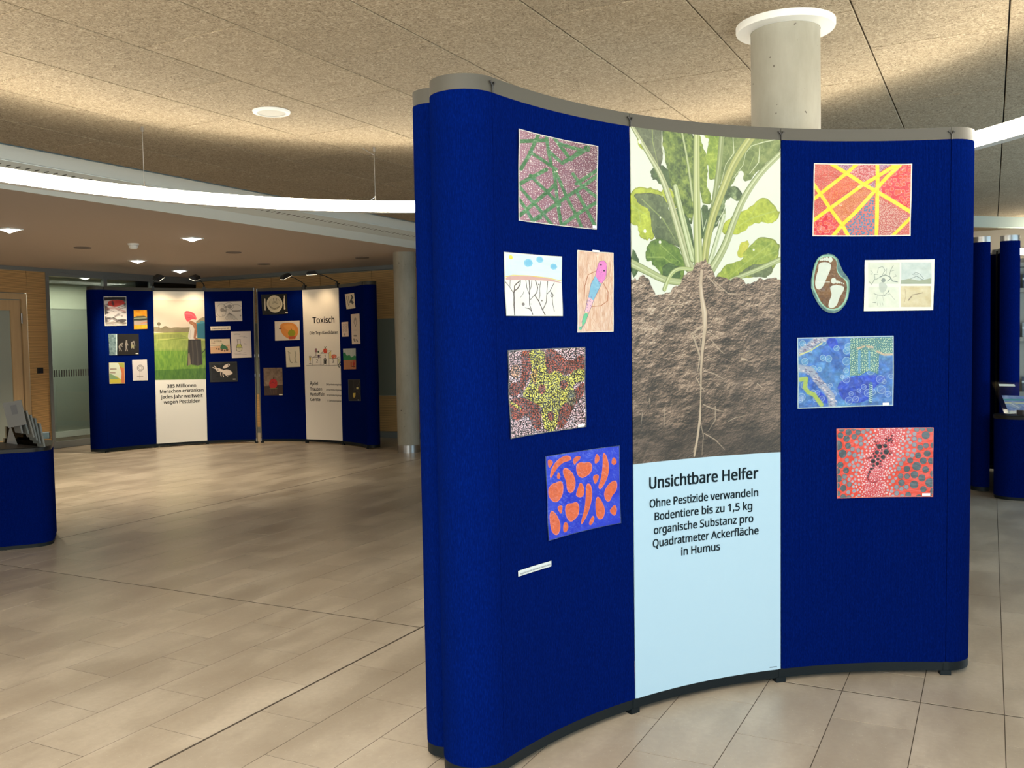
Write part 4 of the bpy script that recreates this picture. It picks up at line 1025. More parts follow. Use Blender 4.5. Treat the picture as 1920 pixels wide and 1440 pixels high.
# 6 name strip
cv = art([(970.4, 1070.4), (1032.4, 1051.3), (1032.6, 1061.6), (971, 1081)], 300, (232, 242, 246)); c4 = [(970.4, 1070.4), (1032.4, 1051.3), (1032.6, 1061.6), (971, 1081)]
a = sheet(SM, 'name_strip', c4, cv, 'small white paper strip with one printed line low on the stand', 'label', None, coat=.3, crinkle=.1, nx=6, ny=1, wave=.0004)
lettering(SM, 'Inspiriert von der Künstlerin Yayoi Kusama', (973.2, 1077.2), (1030.4, 1059.6), 3.4, a, M_ink, .0, .0092)
# 7 yellow bands on red
K = (1480, 290, .14583); c4 = [(1525.9, 306), (1710.1, 307.2), (1706.5, 442.4), (1522.6, 443.1)]
cv = art(c4, 460, (214, 84, 78), K)
d1, r1 = cv.cells(9, 31, .8); d2, r2 = cv.cells(22, 32, .8); d3, r3 = cv.cells(12, 33, .8); d4, r4 = cv.cells(6, 34, .8); n1 = fbm(cv.H, cv.W, 40, 3, 35)[..., None]
cv.a[:] = np.array([204, 72, 70]) * (1 - n1) + np.array([226, 112, 96]) * n1
cv.blend(np.clip(3.2 - d1, 0, 1) * .8, (236, 150, 132)); cv.blend(np.clip(1.2 - np.abs(d1 - 3.2), 0, 1) * .5, (130, 60, 60))
def region(pts, paint):
    r = cv.mask_poly(pts)
    if r: m_ = np.zeros((cv.H, cv.W)); h, w_ = r[0].shape; m_[r[1]:r[1] + h, r[2]:r[2] + w_] = r[0]; paint(m_)
def p_big(m_): cv.blend(m_, (216, 50, 66)); cv.blend(m_ * np.clip(8.5 - d2, 0, 1), (236, 84, 66)); cv.blend(m_ * np.clip(1.6 - np.abs(d2 - 8.3), 0, 1) * .8, (240, 168, 150))
def p_blue(m_): cv.blend(m_, (206, 112, 112)); cv.blend(m_ * np.clip(4.6 - d3, 0, 1), (58, 124, 170))
def p_lil(m_): cv.blend(m_, (158, 108, 138)); cv.blend(m_ * np.clip(2.4 - d4, 0, 1) * .8, (224, 190, 206))
def p_or(m_): cv.blend(m_, (206, 110, 72)); cv.blend(m_ * np.clip(2.2 - d4, 0, 1) * .8, (236, 176, 118))
def p_wh(m_): cv.blend(m_, (190, 92, 88)); cv.blend(m_ * np.clip(2.0 + r4 - d4, 0, 1) * .9, (226, 196, 180))
region([(1160, 440), (1420, 120), (1570, 120), (1555, 740), (1160, 520)], p_big); region([(310, 860), (510, 720), (660, 920), (560, 1040), (295, 1040)], p_big); region([(1090, 500), (1115, 1040), (780, 1040), (700, 900)], p_blue)
region([(560, 120), (860, 120), (740, 215)], p_lil); region([(1030, 390), (1115, 330), (1110, 430)], p_lil); region([(1170, 120), (1330, 120), (1170, 220)], p_lil); region([(550, 690), (970, 420), (1060, 470), (690, 880)], p_or)
region([(430, 510), (730, 280), (910, 370), (520, 640)], lambda m_: (cv.blend(m_, (216, 92, 70)), cv.blend(m_ * np.clip(2.4 - d4, 0, 1) * .7, (240, 170, 100)))); region([(1165, 550), (1540, 790), (1330, 1040), (1165, 1040)], p_wh)
region([(860, 120), (1120, 120), (1120, 260), (970, 350), (790, 230)], lambda m_: (cv.blend(m_, (196, 84, 92)), cv.blend(m_ * np.clip(1.4 - np.abs(d3 - 3.6), 0, 1) * .9, (238, 210, 206))))
yl = np.array([236, 214, 34]) * (1 - n1) + np.array([250, 236, 60]) * n1
for pts, wd in (([(530, 105), (740, 235), (965, 375), (1110, 455), (1330, 590), (1570, 745)], 48), ([(890, 110), (740, 240), (400, 500), (300, 580)], 46), ([(310, 380), (400, 510), (530, 690), (690, 900), (770, 1045)], 46), ([(1140, 105), (1148, 300), (1140, 560), (1132, 1045)], 48), ([(1400, 115), (1130, 285), (960, 380), (740, 540), (510, 700), (300, 850)], 46), ([(1430, 130), (1260, 290), (1110, 460), (860, 740), (690, 900), (565, 1045)], 48), ([(1570, 800), (1330, 1045)], 42)): cv.line(pts, wd, yl)
frame(cv, 5, (236, 234, 226))
sheet(SM, 'drawing', c4, cv, 'red dotted painting crossed by yellow bands, top right of the blue stand', group='pictures on the large stand', crinkle=.6)
# 8 oval laminate with footprints
z8 = Zc(1480, 460, .15625); ol = z8([(470, 100), (530, 115), (580, 160), (610, 240), (640, 310), (690, 370), (718, 420), (720, 520), (705, 620), (670, 710), (610, 780), (540, 815), (470, 810), (400, 775), (340, 700), (285, 600), (258, 510), (256, 420), (275, 310), (300, 220), (340, 150), (400, 112)])
c4 = z8([(250, 95), (725, 95), (725, 820), (250, 820)]); K = (1480, 460, .15625)
cv = art(c4, 300, (96, 138, 134), K); n1 = fbm(cv.H, cv.W, 30, 4, 41)[..., None]
cv.a[:] = np.array([60, 92, 104]) * (1 - n1) + np.array([120, 166, 160]) * n1
inner = [(440, 130), (540, 150), (570, 210), (560, 300), (600, 370), (660, 410), (690, 470), (680, 600), (640, 700), (560, 765), (460, 760), (380, 690), (330, 590), (290, 500), (290, 380), (320, 250), (350, 170)]
cv.poly([(440 + (x - 480) * 1.1 + 40, 450 + (y - 450) * 1.06) for x, y in inner], np.array([120, 176, 150]) * (1 - n1) + np.array([176, 222, 202]) * n1, 1, 1)
cv.poly(inner, np.array([88, 62, 46]) * (1 - n1) + np.array([150, 112, 70]) * n1, 1, 1)
fw_ = (214, 226, 216)
cv.poly([(345, 220), (400, 200), (470, 205), (505, 240), (480, 320), (440, 400), (410, 480), (370, 530), (320, 525), (300, 460), (320, 360), (345, 290)], fw_, 1, 2)
for x, y, r in ((490, 172, 26), (448, 165, 20), (418, 165, 15), (394, 170, 12), (374, 176, 9)): cv.disc(x, y, r, fw_, 1, r * 1.25)
cv.poly([(485, 490), (560, 475), (655, 490), (650, 540), (600, 620), (570, 720), (520, 755), (465, 745), (470, 680), (510, 590), (490, 540)], fw_, 1, 2)
for x, y, r in ((528, 425, 32), (572, 440, 17), (602, 445, 12), (626, 452, 9), (648, 460, 7)): cv.disc(x, y, r, fw_, 1, r * 1.1)
cv.line([(330, 440), (480, 440)], 9, (230, 236, 230), .8)
sheet(SM, 'footprint_cutout', c4, cv, 'oval laminated cut-out with two white footprints on brown', group='pictures on the large stand', outline=ol, crinkle=1.0)
# 9 four small scenes
c4 = [(1621.4, 487.8), (1752.2, 486.3), (1749, 581.6), (1619, 583.4)]
cv = art(c4, 420, (234, 242, 232), K); n1 = fbm(cv.H, cv.W, 36, 4, 43)[..., None]; n2 = fbm(cv.H, cv.W, 14, 4, 44)[..., None]
def quad4(x0, y0, x1, y1, a_, b_): cv.poly([(x0, y0), (x1, y0), (x1, y1), (x0, y1)], np.array(a_) * (1 - n1) + np.array(b_) * n1)
quad4(945, 210, 1325, 462, (206, 216, 200), (232, 236, 220)); quad4(1345, 205, 1705, 462, (182, 200, 198), (224, 234, 230)); quad4(945, 500, 1320, 745, (212, 222, 204), (236, 240, 226)); quad4(1342, 490, 1700, 740, (196, 180, 130), (232, 224, 190))
cv.poly([(1340, 420), (1440, 400), (1560, 425), (1695, 395), (1695, 462), (1340, 462)], (150, 160, 128), .8); cv.line([(1340, 455), (1690, 458)], 6, (80, 82, 70), .6)
gk = (92, 108, 104)
for pts, wd in (([(960, 440), (985, 470), (1030, 400), (1020, 350), (1070, 345)], 8), ([(1060, 330), (1070, 270), (1120, 255), (1150, 300), (1110, 370), (1060, 400), (1010, 420)], 8), ([(1090, 380), (1150, 355), (1210, 380), (1240, 430), (1300, 440)], 16), ([(1160, 350), (1170, 280)], 7), ([(1200, 370), (1215, 300), (1250, 240)], 9), ([(1220, 310), (1260, 300)], 6), ([(1180, 430), (1215, 400)], 14), ([(1250, 380), (1290, 370), (1270, 350)], 6), ([(975, 300), (1000, 330), (980, 350)], 6),
                ([(1480, 350), (1520, 325), (1570, 345), (1610, 400), (1590, 415)], 8), ([(1460, 400), (1530, 370), (1600, 415)], 10), ([(1490, 355), (1540, 350)], 5), ([(1015, 580), (1060, 595), (1140, 605), (1190, 560), (1205, 545)], 8), ([(1140, 605), (1210, 580), (1270, 655)], 5), ([(1150, 600), (1130, 580)], 5), ([(1060, 600), (1040, 660)], 4), ([(1120, 605), (1140, 680)], 4), ([(1190, 560), (1200, 540)], 16), ([(1060, 690), (1060, 720)], 5), ([(1090, 690), (1095, 720)], 5), ([(1120, 690), (1125, 720)], 5), ([(1000, 685), (1040, 690)], 8),
                ([(1480, 595), (1600, 570)], 14), ([(1430, 660), (1470, 610)], 22), ([(1390, 520), (1400, 600), (1385, 680)], 5)): cv.line(pts, wd * .62, gk if pts[0][0] < 1340 or pts[0][1] < 480 else (120, 104, 74), .75)
cv.disc(1130, 420, 26, (120, 130, 124), .8); cv.poly([(1075, 430), (1190, 470), (1150, 570), (1080, 560)], (186, 196, 186), .8, 1)
frame(cv, 6, (240, 248, 240))
sheet(SM, 'drawing', c4, cv, 'white sheet with four small pale landscape drawings', group='pictures on the large stand', crinkle=.3)
# 10 blue bubbles
K = (1480, 620, .15625); c4 = [(1494, 633.3), (1675.3, 629.4), (1674.5, 760.6), (1495.2, 766.4)]
cv = art(c4, 460, (70, 130, 210), K); n1 = fbm(cv.H, cv.W, 70, 4, 51)[..., None]; n2 = fbm(cv.H, cv.W, 16, 4, 52)[..., None]
cv.a[:] = np.array([40, 78, 190]) * (1 - n1) + np.array([112, 178, 214]) * n1
for p in ([(430, 80), (580, 80), (600, 200), (500, 220)], [(560, 560), (1240, 520), (1000, 700), (960, 860), (640, 880)], [(330, 700), (460, 800), (470, 900), (330, 800)]): cv.poly(p, (36, 64, 200), .75, 2)
cv.a *= (.72 + .55 * n2)
for i in range(60):
    x, y = rs.uniform(130, 1220), rs.uniform(120, 880); r = rs.uniform(22, 48)
    if x > 740 and y < 480: continue
    cv.disc(x, y, r, (120, 150, 220) if y > 500 else (130, 200, 216), .35); cv.ring(x, y, r, 7, (196, 218, 232), .6); cv.line([(x - r * .4, y + r * .3), (x + r * .5, y - r * .3)], 6, (214, 230, 236), .5)
for pts in ([(110, 270), (230, 200), (340, 110), (430, 90)], [(110, 450), (260, 480), (340, 590), (440, 700), (510, 790), (520, 900)]):
    cv.line(pts, 90, (170, 178, 196), .85, 8); 
    for j in range(70):
        t = rs.random() * (len(pts) - 1); i = int(t); f = t - i; x = pts[i][0] * (1 - f) + pts[i + 1][0] * f + rs.normal() * 22; y = pts[i][1] * (1 - f) + pts[i + 1][1] * f + rs.normal() * 22; cv.line([(x - 10, y), (x + 10, y + 6)], 9, (232, 220, 224) if j % 2 else (108, 104, 140), .8)
cv.line([(110, 590), (200, 580), (180, 680), (230, 740), (300, 770), (390, 890)], 52, (176, 200, 90), .9, 6); cv.line([(120, 290), (260, 240), (400, 150)], 16, (220, 226, 150), .8)
cv.poly([(740, 90), (1245, 75), (1240, 300), (1080, 290), (1070, 520), (960, 480), (860, 540), (740, 540)], (96, 156, 160), .9)
d1, r1 = cv.cells(8, 55, .6)
region([(740, 90), (1245, 75), (1240, 300), (1080, 290), (1070, 520), (960, 480), (860, 540), (740, 540)], lambda m_: (cv.blend(m_ * np.clip(2.7 - d1, 0, 1), (206, 232, 196)), cv.blend(m_ * np.clip(1.1 - np.abs(d1 - 3.6), 0, 1) * .7, (24, 74, 84))))
for pts, wd in (([(850, 250), (850, 500)], 30), ([(965, 250), (965, 450)], 22)): cv.line(pts, wd, (96, 160, 214), .8, 4)
for pts in ([(1060, 250), (1140, 290), (1230, 285)], [(830, 215), (900, 190)], [(940, 190), (1010, 200)]): cv.line(pts, 26, (226, 190, 160), .8, 6)
cv.line([(985, 640), (980, 860)], 44, (54, 110, 140), .8); 
for j in range(9): cv.line([(965, 650 + j * 24), (1005, 665 + j * 24)], 9, (206, 230, 220), .9)
frame(cv, 5, (176, 200, 214))
a = sheet(SM, 'drawing', c4, cv, 'blue painting of bubbles and bead strings with pale green patch', group='pictures on the large stand', crinkle=.8)
tagstrip(SM, [(1654, 755), (1666, 754.6), (1666, 759.2), (1654, 759.6)], a)
# 11 gecko of dots
K = (1480, 780, .15625); c4 = [(1568, 803.8), (1750, 801.4), (1748.8, 931.3), (1568.3, 934.4)]
cv = art(c4, 480, (226, 70, 46), K); n1 = fbm(cv.H, cv.W, 60, 3, 61)[..., None]; cv.a[:] = np.array([222, 62, 40]) * (1 - n1) + np.array([240, 86, 66]) * n1
cv.line([(1240, 150), (1140, 400), (1040, 640), (1010, 980)], 320, (206, 84, 100), .75, 60)
placed = []
rs2 = np.random.default_rng(5)
spine = [(1215, 250), (1130, 400), (1060, 560), (1000, 760), (1020, 960)]
def sd(x, y):
    b_ = 1e9
    for i in range(len(spine) - 1):
        ax, ay = spine[i]; bx, by = spine[i + 1]; t = max(0, min(1, ((x - ax) * (bx - ax) + (y - ay) * (by - ay)) / ((bx - ax) ** 2 + (by - ay) ** 2))); b_ = min(b_, math.hypot(x - ax - t * (bx - ax), y - ay - t * (by - ay)))
    return b_
body = [(1090, 370, 30), (1160, 362, 24), (1062, 438, 24), (1172, 432, 32), (1114, 448, 15), (1042, 490, 18), (1134, 497, 27), (1085, 485, 10), (1016, 545, 27), (1074, 522, 18), (1104, 545, 12), (1066, 575, 21), (1022, 600, 17), (990, 640, 15), (1015, 632, 9), (972, 672, 13), (960, 698, 10), (952, 722, 9), (1205, 295, 20), (1170, 280, 11), (1232, 275, 11), (1242, 240, 10), (1235, 318, 9), (1195, 258, 8), (1170, 318, 9), (1245, 296, 8), (1130, 350, 8), (1120, 410, 8), (1190, 388, 7), (1055, 350, 11), (1048, 322, 8), (1070, 312, 7), (1035, 310, 7), (1215, 460, 9), (1235, 445, 8), (1228, 425, 6), (1045, 402, 7), (1022, 455, 9), (1000, 497, 8), (980, 502, 8), (960, 510, 8), (942, 500, 6), (940, 522, 6), (1105, 580, 8), (1108, 608, 8), (1090, 615, 6), (990, 590, 7), (947, 745, 7), (955, 768, 6), (968, 785, 6), (985, 795, 6), (1003, 799, 5), (1020, 800, 5), (1038, 797, 5), (1055, 788, 4), (1066, 772, 4), (1060, 757, 3)]
placed = [(x, y, r) for x, y, r in body]
for it in range(9000):
    x, y = rs2.uniform(560, 1730), rs2.uniform(145, 985); d_ = sd(x, y)
    want = 6.5 + 42 * min(1, max(0, (d_ - 70) / 430)) ** 1.2
    r = want * rs2.uniform(.75, 1.25)
    if all((x - a_) ** 2 + (y - b_) ** 2 > (r + c_ + 3.5) ** 2 for a_, b_, c_ in placed): placed.append((x, y, r))
    if it > 3500 and len(placed) > 620: break
for x, y, r in placed[len(body):]:
    t = min(1, max(0, (r - 10) / 26)); c_ = np.array([246, 214, 220]) * (1 - t) + np.array([82, 96, 104]) * t
    if 14 < r < 30: c_ = c_ * .5 + np.array([150, 160, 180]) * .5
    cv.disc(x, y, r, c_)
    if r > 26: cv.ring(x, y, r * .95, 3, (52, 62, 70), .6)
for x, y, r in body: cv.disc(x, y, r, (26, 22, 24))
frame(cv, 3, (214, 120, 110))
a = sheet(SM, 'drawing', c4, cv, 'red dotted painting with a black lizard made of dots', group='pictures on the large stand', crinkle=.4)
tagstrip(SM, [(1728.2, 924.6), (1743, 924.4), (1743, 928.9), (1728.2, 929.2)], a)

# ------------------------------------------------------------------ far stands
def far_canvas(st, k, zf):
    cv = stand_canvas(st, k, 240); f0 = cv.f; x0, y0, kk = zf
    cv.f = lambda x, y: f0(x0 + x * kk, y0 + y * kk)
    a = f0(x0, y0 + 100 * kk); b = f0(x0 + 100 * kk, y0 + 100 * kk); cv.k = math.hypot(b[0] - a[0], b[1] - a[1]) / 100; return cv
# field worker poster
cv = far_canvas(SA, 1, (270, 530, .22222)); cv.a[:] = (236, 234, 228)
nf = fbm(cv.H, cv.W, 10, 3, 71, .5, 2)[..., None]; nl = fbm(cv.H, cv.W, 40, 3, 72)[..., None]
g = np.linspace(0, 1, cv.H)[:, None, None]
cv.poly([(60, 60), (520, 60), (525, 145), (60, 145)], (244, 240, 228))
cv.poly([(60, 145), (530, 145), (530, 425), (70, 425)], (226, 214, 200))
cv.poly([(70, 375), (110, 372), (150, 385), (180, 360), (215, 385), (270, 375), (330, 380), (400, 375), (460, 310), (510, 285), (540, 300), (540, 420), (70, 425)], np.array([120, 112, 86]) * (1 - nl) + np.array([170, 160, 130]) * nl, 1, 1)
cv.line([(125, 350), (125, 400)], 5, (120, 112, 90)); cv.disc(125, 348, 15, (112, 110, 84), .9)
cv.poly([(70, 425), (540, 410), (540, 560), (80, 575)], np.array([140, 158, 70]) * (1 - nl) + np.array([206, 206, 130]) * nl)
cv.poly([(70, 440), (300, 430), (360, 460), (80, 480)], np.array([110, 124, 70]) * (1 - nf) + np.array([160, 168, 90]) * nf, .8)
cv.line([(80, 505), (230, 480), (380, 465)], 7, (96, 120, 50), .7)
cv.poly([(75, 560), (540, 555), (540, 815), (90, 822)], np.array([74, 118, 40]) * (1 - nf) + np.array([140, 176, 66]) * nf)
cv.poly([(75, 480), (540, 490), (540, 570), (80, 575)], np.array([110, 136, 62]) * (1 - nf) + np.array([166, 180, 96]) * nf, .8)
cv.poly([(90, 740), (540, 720), (540, 815), (95, 822)], np.array([48, 88, 30]) * (1 - nf) + np.array([86, 130, 46]) * nf, .8)
cv.line([(522, 500), (520, 560), (490, 595)], 6, (40, 40, 34))
cv.poly([(384, 325), (440, 318), (452, 400), (446, 482), (372, 484), (374, 430), (388, 385), (380, 350)], (226, 220, 214), 1, 1); cv.line([(392, 400), (388, 470)], 7, (190, 184, 180), .7)
cv.line([(396, 336), (428, 352), (440, 392), (434, 432), (428, 466), (452, 478)], [30, 32, 26, 22, 17, 13], (168, 112, 80)); cv.line([(404, 340), (430, 362), (436, 400)], 7, (204, 150, 112), .6)
cv.poly([(445, 340), (515, 330), (522, 474), (452, 468)], (40, 116, 142)); cv.line([(448, 344), (516, 336)], 10, (60, 150, 176)); cv.poly([(475, 325), (505, 322), (506, 336), (476, 338)], (70, 140, 160))
cv.poly([(374, 480), (482, 478), (494, 690), (455, 700), (400, 690), (365, 700), (370, 600)], (52, 46, 42), 1, 0); cv.line([(405, 490), (415, 600), (412, 690)], 12, (84, 74, 66), .7); cv.line([(440, 490), (452, 590), (456, 695)], 10, (92, 82, 74), .6); cv.line([(470, 490), (478, 600), (484, 690)], 6, (34, 30, 28), .6); cv.line([(388, 485), (470, 486)], 6, (30, 26, 24), .8); cv.poly([(372, 600), (384, 590), (398, 690), (372, 700)], (150, 136, 110), .8)
cv.poly([(338, 262), (350, 238), (382, 240), (420, 255), (438, 280), (448, 315), (410, 305), (385, 320), (372, 335), (350, 308)], (222, 84, 104), 1, 1); cv.line([(350, 262), (400, 265), (440, 300)], 7, (240, 130, 140), .7); cv.line([(355, 290), (390, 295)], 5, (170, 50, 74), .6)
M_pA = print_mat('field_poster_print', cv, .45, gain=.88)
stA, panA = make_stand(SA, 'far left dark blue curved stand with a poster of a field worker with red headscarf', 'curved display stands', {1: 'printed poster panel with a person in a rice field carrying a blue tank'}, M_rail, {1: M_pA}, curls='L')
LA = lambda t, p0, p1, c_: lettering(SA, t, p0, p1, c_, panA[0], M_ink_w, .018)
zz = lambda x, y: (x / 3.7886, 480 + y / 3.7886)
LA('385 Millionen', zz(1187, 935), zz(1393, 931), 6.2); LA('Menschen erkranken', zz(1136, 971), zz(1446, 967), 6.2)
LA('jedes Jahr weltweit', zz(1142, 1010), zz(1440, 1006), 6.2); LA('wegen Pestiziden', zz(1163, 1047), zz(1423, 1043), 6.2)
# toxic ranking poster
cv = far_canvas(SB, 1, (540, 530, .15972)); cv.a[:] = (240, 232, 220)
ik = (60, 54, 48)
for pts in ([(215, 972), (380, 968), (480, 974), (625, 968)], [(287, 968), (287, 880), (385, 880), (385, 968)], [(385, 830), (385, 968)], [(385, 830), (480, 825), (482, 965)], [(385, 830), (415, 805), (510, 800), (480, 825)], [(482, 890), (578, 885), (580, 962)], [(578, 885), (600, 868), (602, 950)], [(287, 880), (320, 860), (385, 856)]): cv.line(pts, 5, ik, .6)
cv.poly([(482, 825), (508, 802), (508, 885), (484, 892)], (226, 204, 130), .8)
cv.poly([(322, 775), (334, 775), (338, 815), (318, 815)], (140, 70, 84), .9); cv.ring(328, 798, 13, 4, ik, .8, 26); cv.line([(328, 822), (328, 860)], 5, ik); cv.disc(355, 812, 11, (60, 80, 50)); cv.disc(360, 860, 14, (70, 50, 76)); cv.line([(360, 850), (362, 890)], 10, (70, 50, 76))
cv.disc(437, 800, 28, (214, 70, 44), 1, 26); cv.disc(447, 790, 10, (236, 120, 90), .7); cv.line([(436, 775), (428, 750)], 5, (60, 90, 40)); cv.line([(438, 765), (448, 750)], 6, (60, 90, 40))
cv.ring(258, 870, 13, 4, ik, .9, 8); cv.poly([(246, 880), (270, 880), (264, 918), (252, 918)], (204, 176, 90)); cv.line([(258, 918), (258, 950)], 5, ik); cv.line([(246, 952), (270, 952)], 5, ik)
cv.disc(530, 868, 22, (220, 110, 84), 1, 18); cv.disc(552, 862, 20, (226, 124, 96), 1, 16); cv.ring(540, 866, 30, 5, (150, 50, 40), .7, 22)
for x, y in ((590, 980), (602, 990), (614, 966), (606, 950), (596, 960), (612, 935)): cv.disc(x, y, 8, (50, 56, 50), .9)
cv.line([(594, 900), (600, 940)], 12, (180, 190, 110), .9)
cv.disc(435, 908, 21, (20, 18, 16)); cv.poly([(422, 918), (448, 918), (446, 938), (424, 938)], (20, 18, 16)); cv.disc(427, 908, 6, (236, 228, 216)); cv.disc(443, 908, 6, (236, 228, 216)); cv.line([(414, 932), (456, 958)], 7, (20, 18, 16)); cv.line([(456, 932), (414, 958)], 7, (20, 18, 16))
M_pB = print_mat('ranking_poster_print', cv, .45, gain=.88)
stB, panB = make_stand(SB, 'far right dark blue curved stand with white text poster and small winners podium', 'curved display stands', {1: 'white printed poster panel with heading, podium drawing and ranking list'}, M_rail, {1: M_pB}, curls='R')
zq = lambda x, y: (540 + x * .15972, 530 + y * .15972)
LB = lambda t, p0, p1, c_, b=.016: lettering(SB, t, zq(*p0), zq(*p1), c_, panB[0], M_ink_w, b)
LB('Toxisch', (287, 476), (545, 468), 11.3); LB('Die Top-Kandidaten', (255, 608), (585, 600), 5.6)
LB('1', (425, 878), (440, 877), 5.5, .004); LB('2', (330, 938), (353, 937), 6, .004); LB('3', (519, 942), (542, 941), 6, .004)
LB('Äpfel', (257, 1203), (352, 1202), 5.6); LB('Trauben', (259, 1267), (400, 1265), 5.6); LB('Kartoffeln', (261, 1327), (432, 1325), 5.6); LB('Gerste', (262, 1389), (380, 1388), 5.6)
for i, (t, y, x) in enumerate((('28 Spritzdurchgänge', 1205, 447), ('20 Spritzdurchgänge', 1268, 448), ('16 Spritzdurchgänge', 1331, 452), ('13 Spritzdurchgänge', 1396, 458))): LB(t, (x, y), (625, y - 1), 2.9, .008)

def small(st, c4, W, bg, lab, zf=None, coat=.6, cr=.4, cat='drawing', grp='pictures on the far stands', name='drawing', gain=.84):
    coat = min(coat, .45)
    cv = art(c4, W, bg, zf)
    return cv, lambda: sheet(st, name, c4, cv, lab, cat, grp, coat=coat, crinkle=cr, nx=6, ny=6, off=.008, gain=gain, wave=.0015)
k1 = (150, 520, .125)
c4 = [(194, 555.6), (236.3, 556), (237.9, 610.3), (196.3, 611)]; cv, done = small(SA, c4, 130, (150, 150, 150), 'silvery collage with a red smear, top left of the far left stand', k1, 1, 1.6)
n1 = fbm(cv.H, cv.W, 26, 4, 81, 1.6, .6)[..., None]; cv.a[:] = np.array([90, 90, 92]) * (1 - n1) + np.array([220, 220, 222]) * n1
t_ = np.clip((n1 - .42) * 6, 0, 1); cv.a[:] = np.array([80, 76, 78]) * (1 - t_) + np.array([206, 200, 200]) * t_
cv.poly([(360, 300), (690, 300), (690, 350), (560, 330), (360, 350)], (30, 28, 30)); cv.poly([(440, 345), (640, 335), (680, 400), (600, 420), (540, 450), (440, 430), (410, 400)], (190, 52, 46), .9, 1); cv.line([(490, 370), (500, 410)], 30, (50, 40, 50), .7, 6)
cv.line([(400, 470), (520, 460), (690, 520)], 22, (150, 90, 90), .6, 8); cv.line([(390, 690), (560, 680), (690, 690)], 26, (90, 84, 70), .7, 8); cv.line([(500, 610), (545, 630)], 18, (50, 50, 44), .8, 4); frame(cv, 3, (200, 204, 206)); done()
c4 = [(249.6, 580.9), (275.9, 580.6), (276.9, 617.3), (250.4, 618.1)]; cv, done = small(SA, c4, 90, (236, 160, 30), 'small orange collage with a torn dark band across it', k1, .9, .8)
n1 = fbm(cv.H, cv.W, 12, 3, 82)[..., None]; cv.a[:] = np.array([226, 132, 20]) * (1 - n1) + np.array([250, 190, 50]) * n1
cv.poly([(790, 600), (860, 580), (960, 575), (1020, 600), (1020, 655), (790, 655)], (70, 76, 66), .95); cv.poly([(790, 655), (1020, 640), (1020, 710), (790, 720)], (160, 150, 150), .9); cv.line([(800, 615), (1010, 605)], 9, (170, 180, 150)); cv.line([(800, 630), (900, 640), (1010, 630)], 8, (26, 26, 24)); cv.line([(920, 690), (1010, 670)], 16, (206, 130, 90)); frame(cv, 3, (50, 46, 50)); done()
c4 = [(202.9, 626), (260, 626), (260.6, 665.6), (205, 666)]; cv, done = small(SA, c4, 170, (24, 22, 22), 'black sheet with three grey figures walking in a row', k1, 1, .5)
gr = (124, 118, 112)
n1 = fbm(cv.H, cv.W, 12, 4, 83)[..., None]
cv.poly([(420, 845), (560, 845), (562, 1170), (430, 1170)], np.array([50, 76, 84]) * (1 - n1) + np.array([170, 196, 200]) * n1, .85); cv.line([(548, 860), (545, 1160)], 14, (206, 220, 224), .8, 3)
for P_ in ([[(640, 995), (610, 1005), (590, 1045), (600, 1070)], [(600, 1060), (595, 1105)], [(605, 1065), (628, 1105)], [(615, 1010), (636, 1040)]], [[(700, 955), (698, 1010), (698, 1060)], [(698, 1050), (686, 1105)], [(700, 1050), (715, 1105)], [(690, 985), (682, 1020)], [(710, 985), (722, 1020)]], [[(805, 968), (775, 985), (785, 1030)], [(785, 1020), (775, 1065)], [(792, 1020), (808, 1070)], [(815, 985), (822, 1030)]]):
    for i, p in enumerate(P_): cv.line(p, 24 if i == 0 else 12, gr)
cv.disc(638, 1000, 11, gr); cv.disc(700, 955, 12, gr); cv.disc(806, 968, 13, gr); cv.poly([(766, 1010), (810, 1010), (815, 1060), (765, 1060)], (136, 134, 100), .8); cv.line([(840, 1144), (868, 1144)], 13, (220, 220, 216)); done()
c4 = [(203.8, 679.8), (233, 679.8), (234.1, 718.9), (205, 719.7)]; cv, done = small(SA, c4, 90, (196, 204, 186), 'small pale green landscape drawing with orange tree trunk, bottom left of the far left stand', None)
cv.poly([(222, 680), (233, 680), (234, 719), (226, 719), (228, 700)], (190, 110, 70)); cv.poly([(221, 680), (233, 680), (233, 690), (226, 688)], (150, 160, 70), .9); cv.poly([(205, 710), (218, 705), (227, 712), (228, 719), (205, 719)], (190, 176, 70)); cv.poly([(205, 700), (214, 704), (224, 711), (205, 711)], (120, 150, 110)); cv.line([(207, 692), (218, 692)], 1.2, (110, 70, 60)); cv.line([(207, 699), (216, 699)], 1.2, (110, 70, 60)); frame(cv, 2, (190, 180, 150)); done()
c4 = [(247.6, 674.8), (275.3, 674), (277.1, 713), (249.4, 713.6)]; cv, done = small(SA, c4, 90, (206, 200, 200), 'crumpled pale sheet with a faint round drawing, left of the field poster', None, 1, 1.3)
cv.ring(263, 690, 5.5, 1.2, (120, 116, 114)); cv.ring(263, 690, 3, .8, (140, 136, 130)); cv.line([(262, 696), (262, 710)], .8, (150, 146, 140)); cv.line([(257, 706), (268, 706)], 1, (110, 106, 100)); frame(cv, 2, (226, 226, 226)); done()
k3 = (380, 530, .1528)
c4 = [(402.9, 565.9), (452.9, 564.8), (454.4, 601.8), (404.9, 603)]; cv, done = small(SA, c4, 150, (230, 218, 204), 'pencil sketch of bubbles on cream paper, top right of the far left stand', k3, .4)
pc = (120, 112, 104)
for x, y, rx, ry in ((320, 290, 60, 44), (230, 340, 60, 80), (410, 310, 70, 40), (330, 290, 30, 18)): cv.ring(x, y, rx, 5, pc, .6, ry)
for x, y, r in ((240, 335, 26), (275, 345, 14), (330, 295, 24), (285, 300, 14), (245, 400, 8), (465, 405, 10), (175, 415, 8)): cv.disc(x, y, r, pc, .6)
cv.line([(370, 350), (460, 345)], 16, pc, .6)
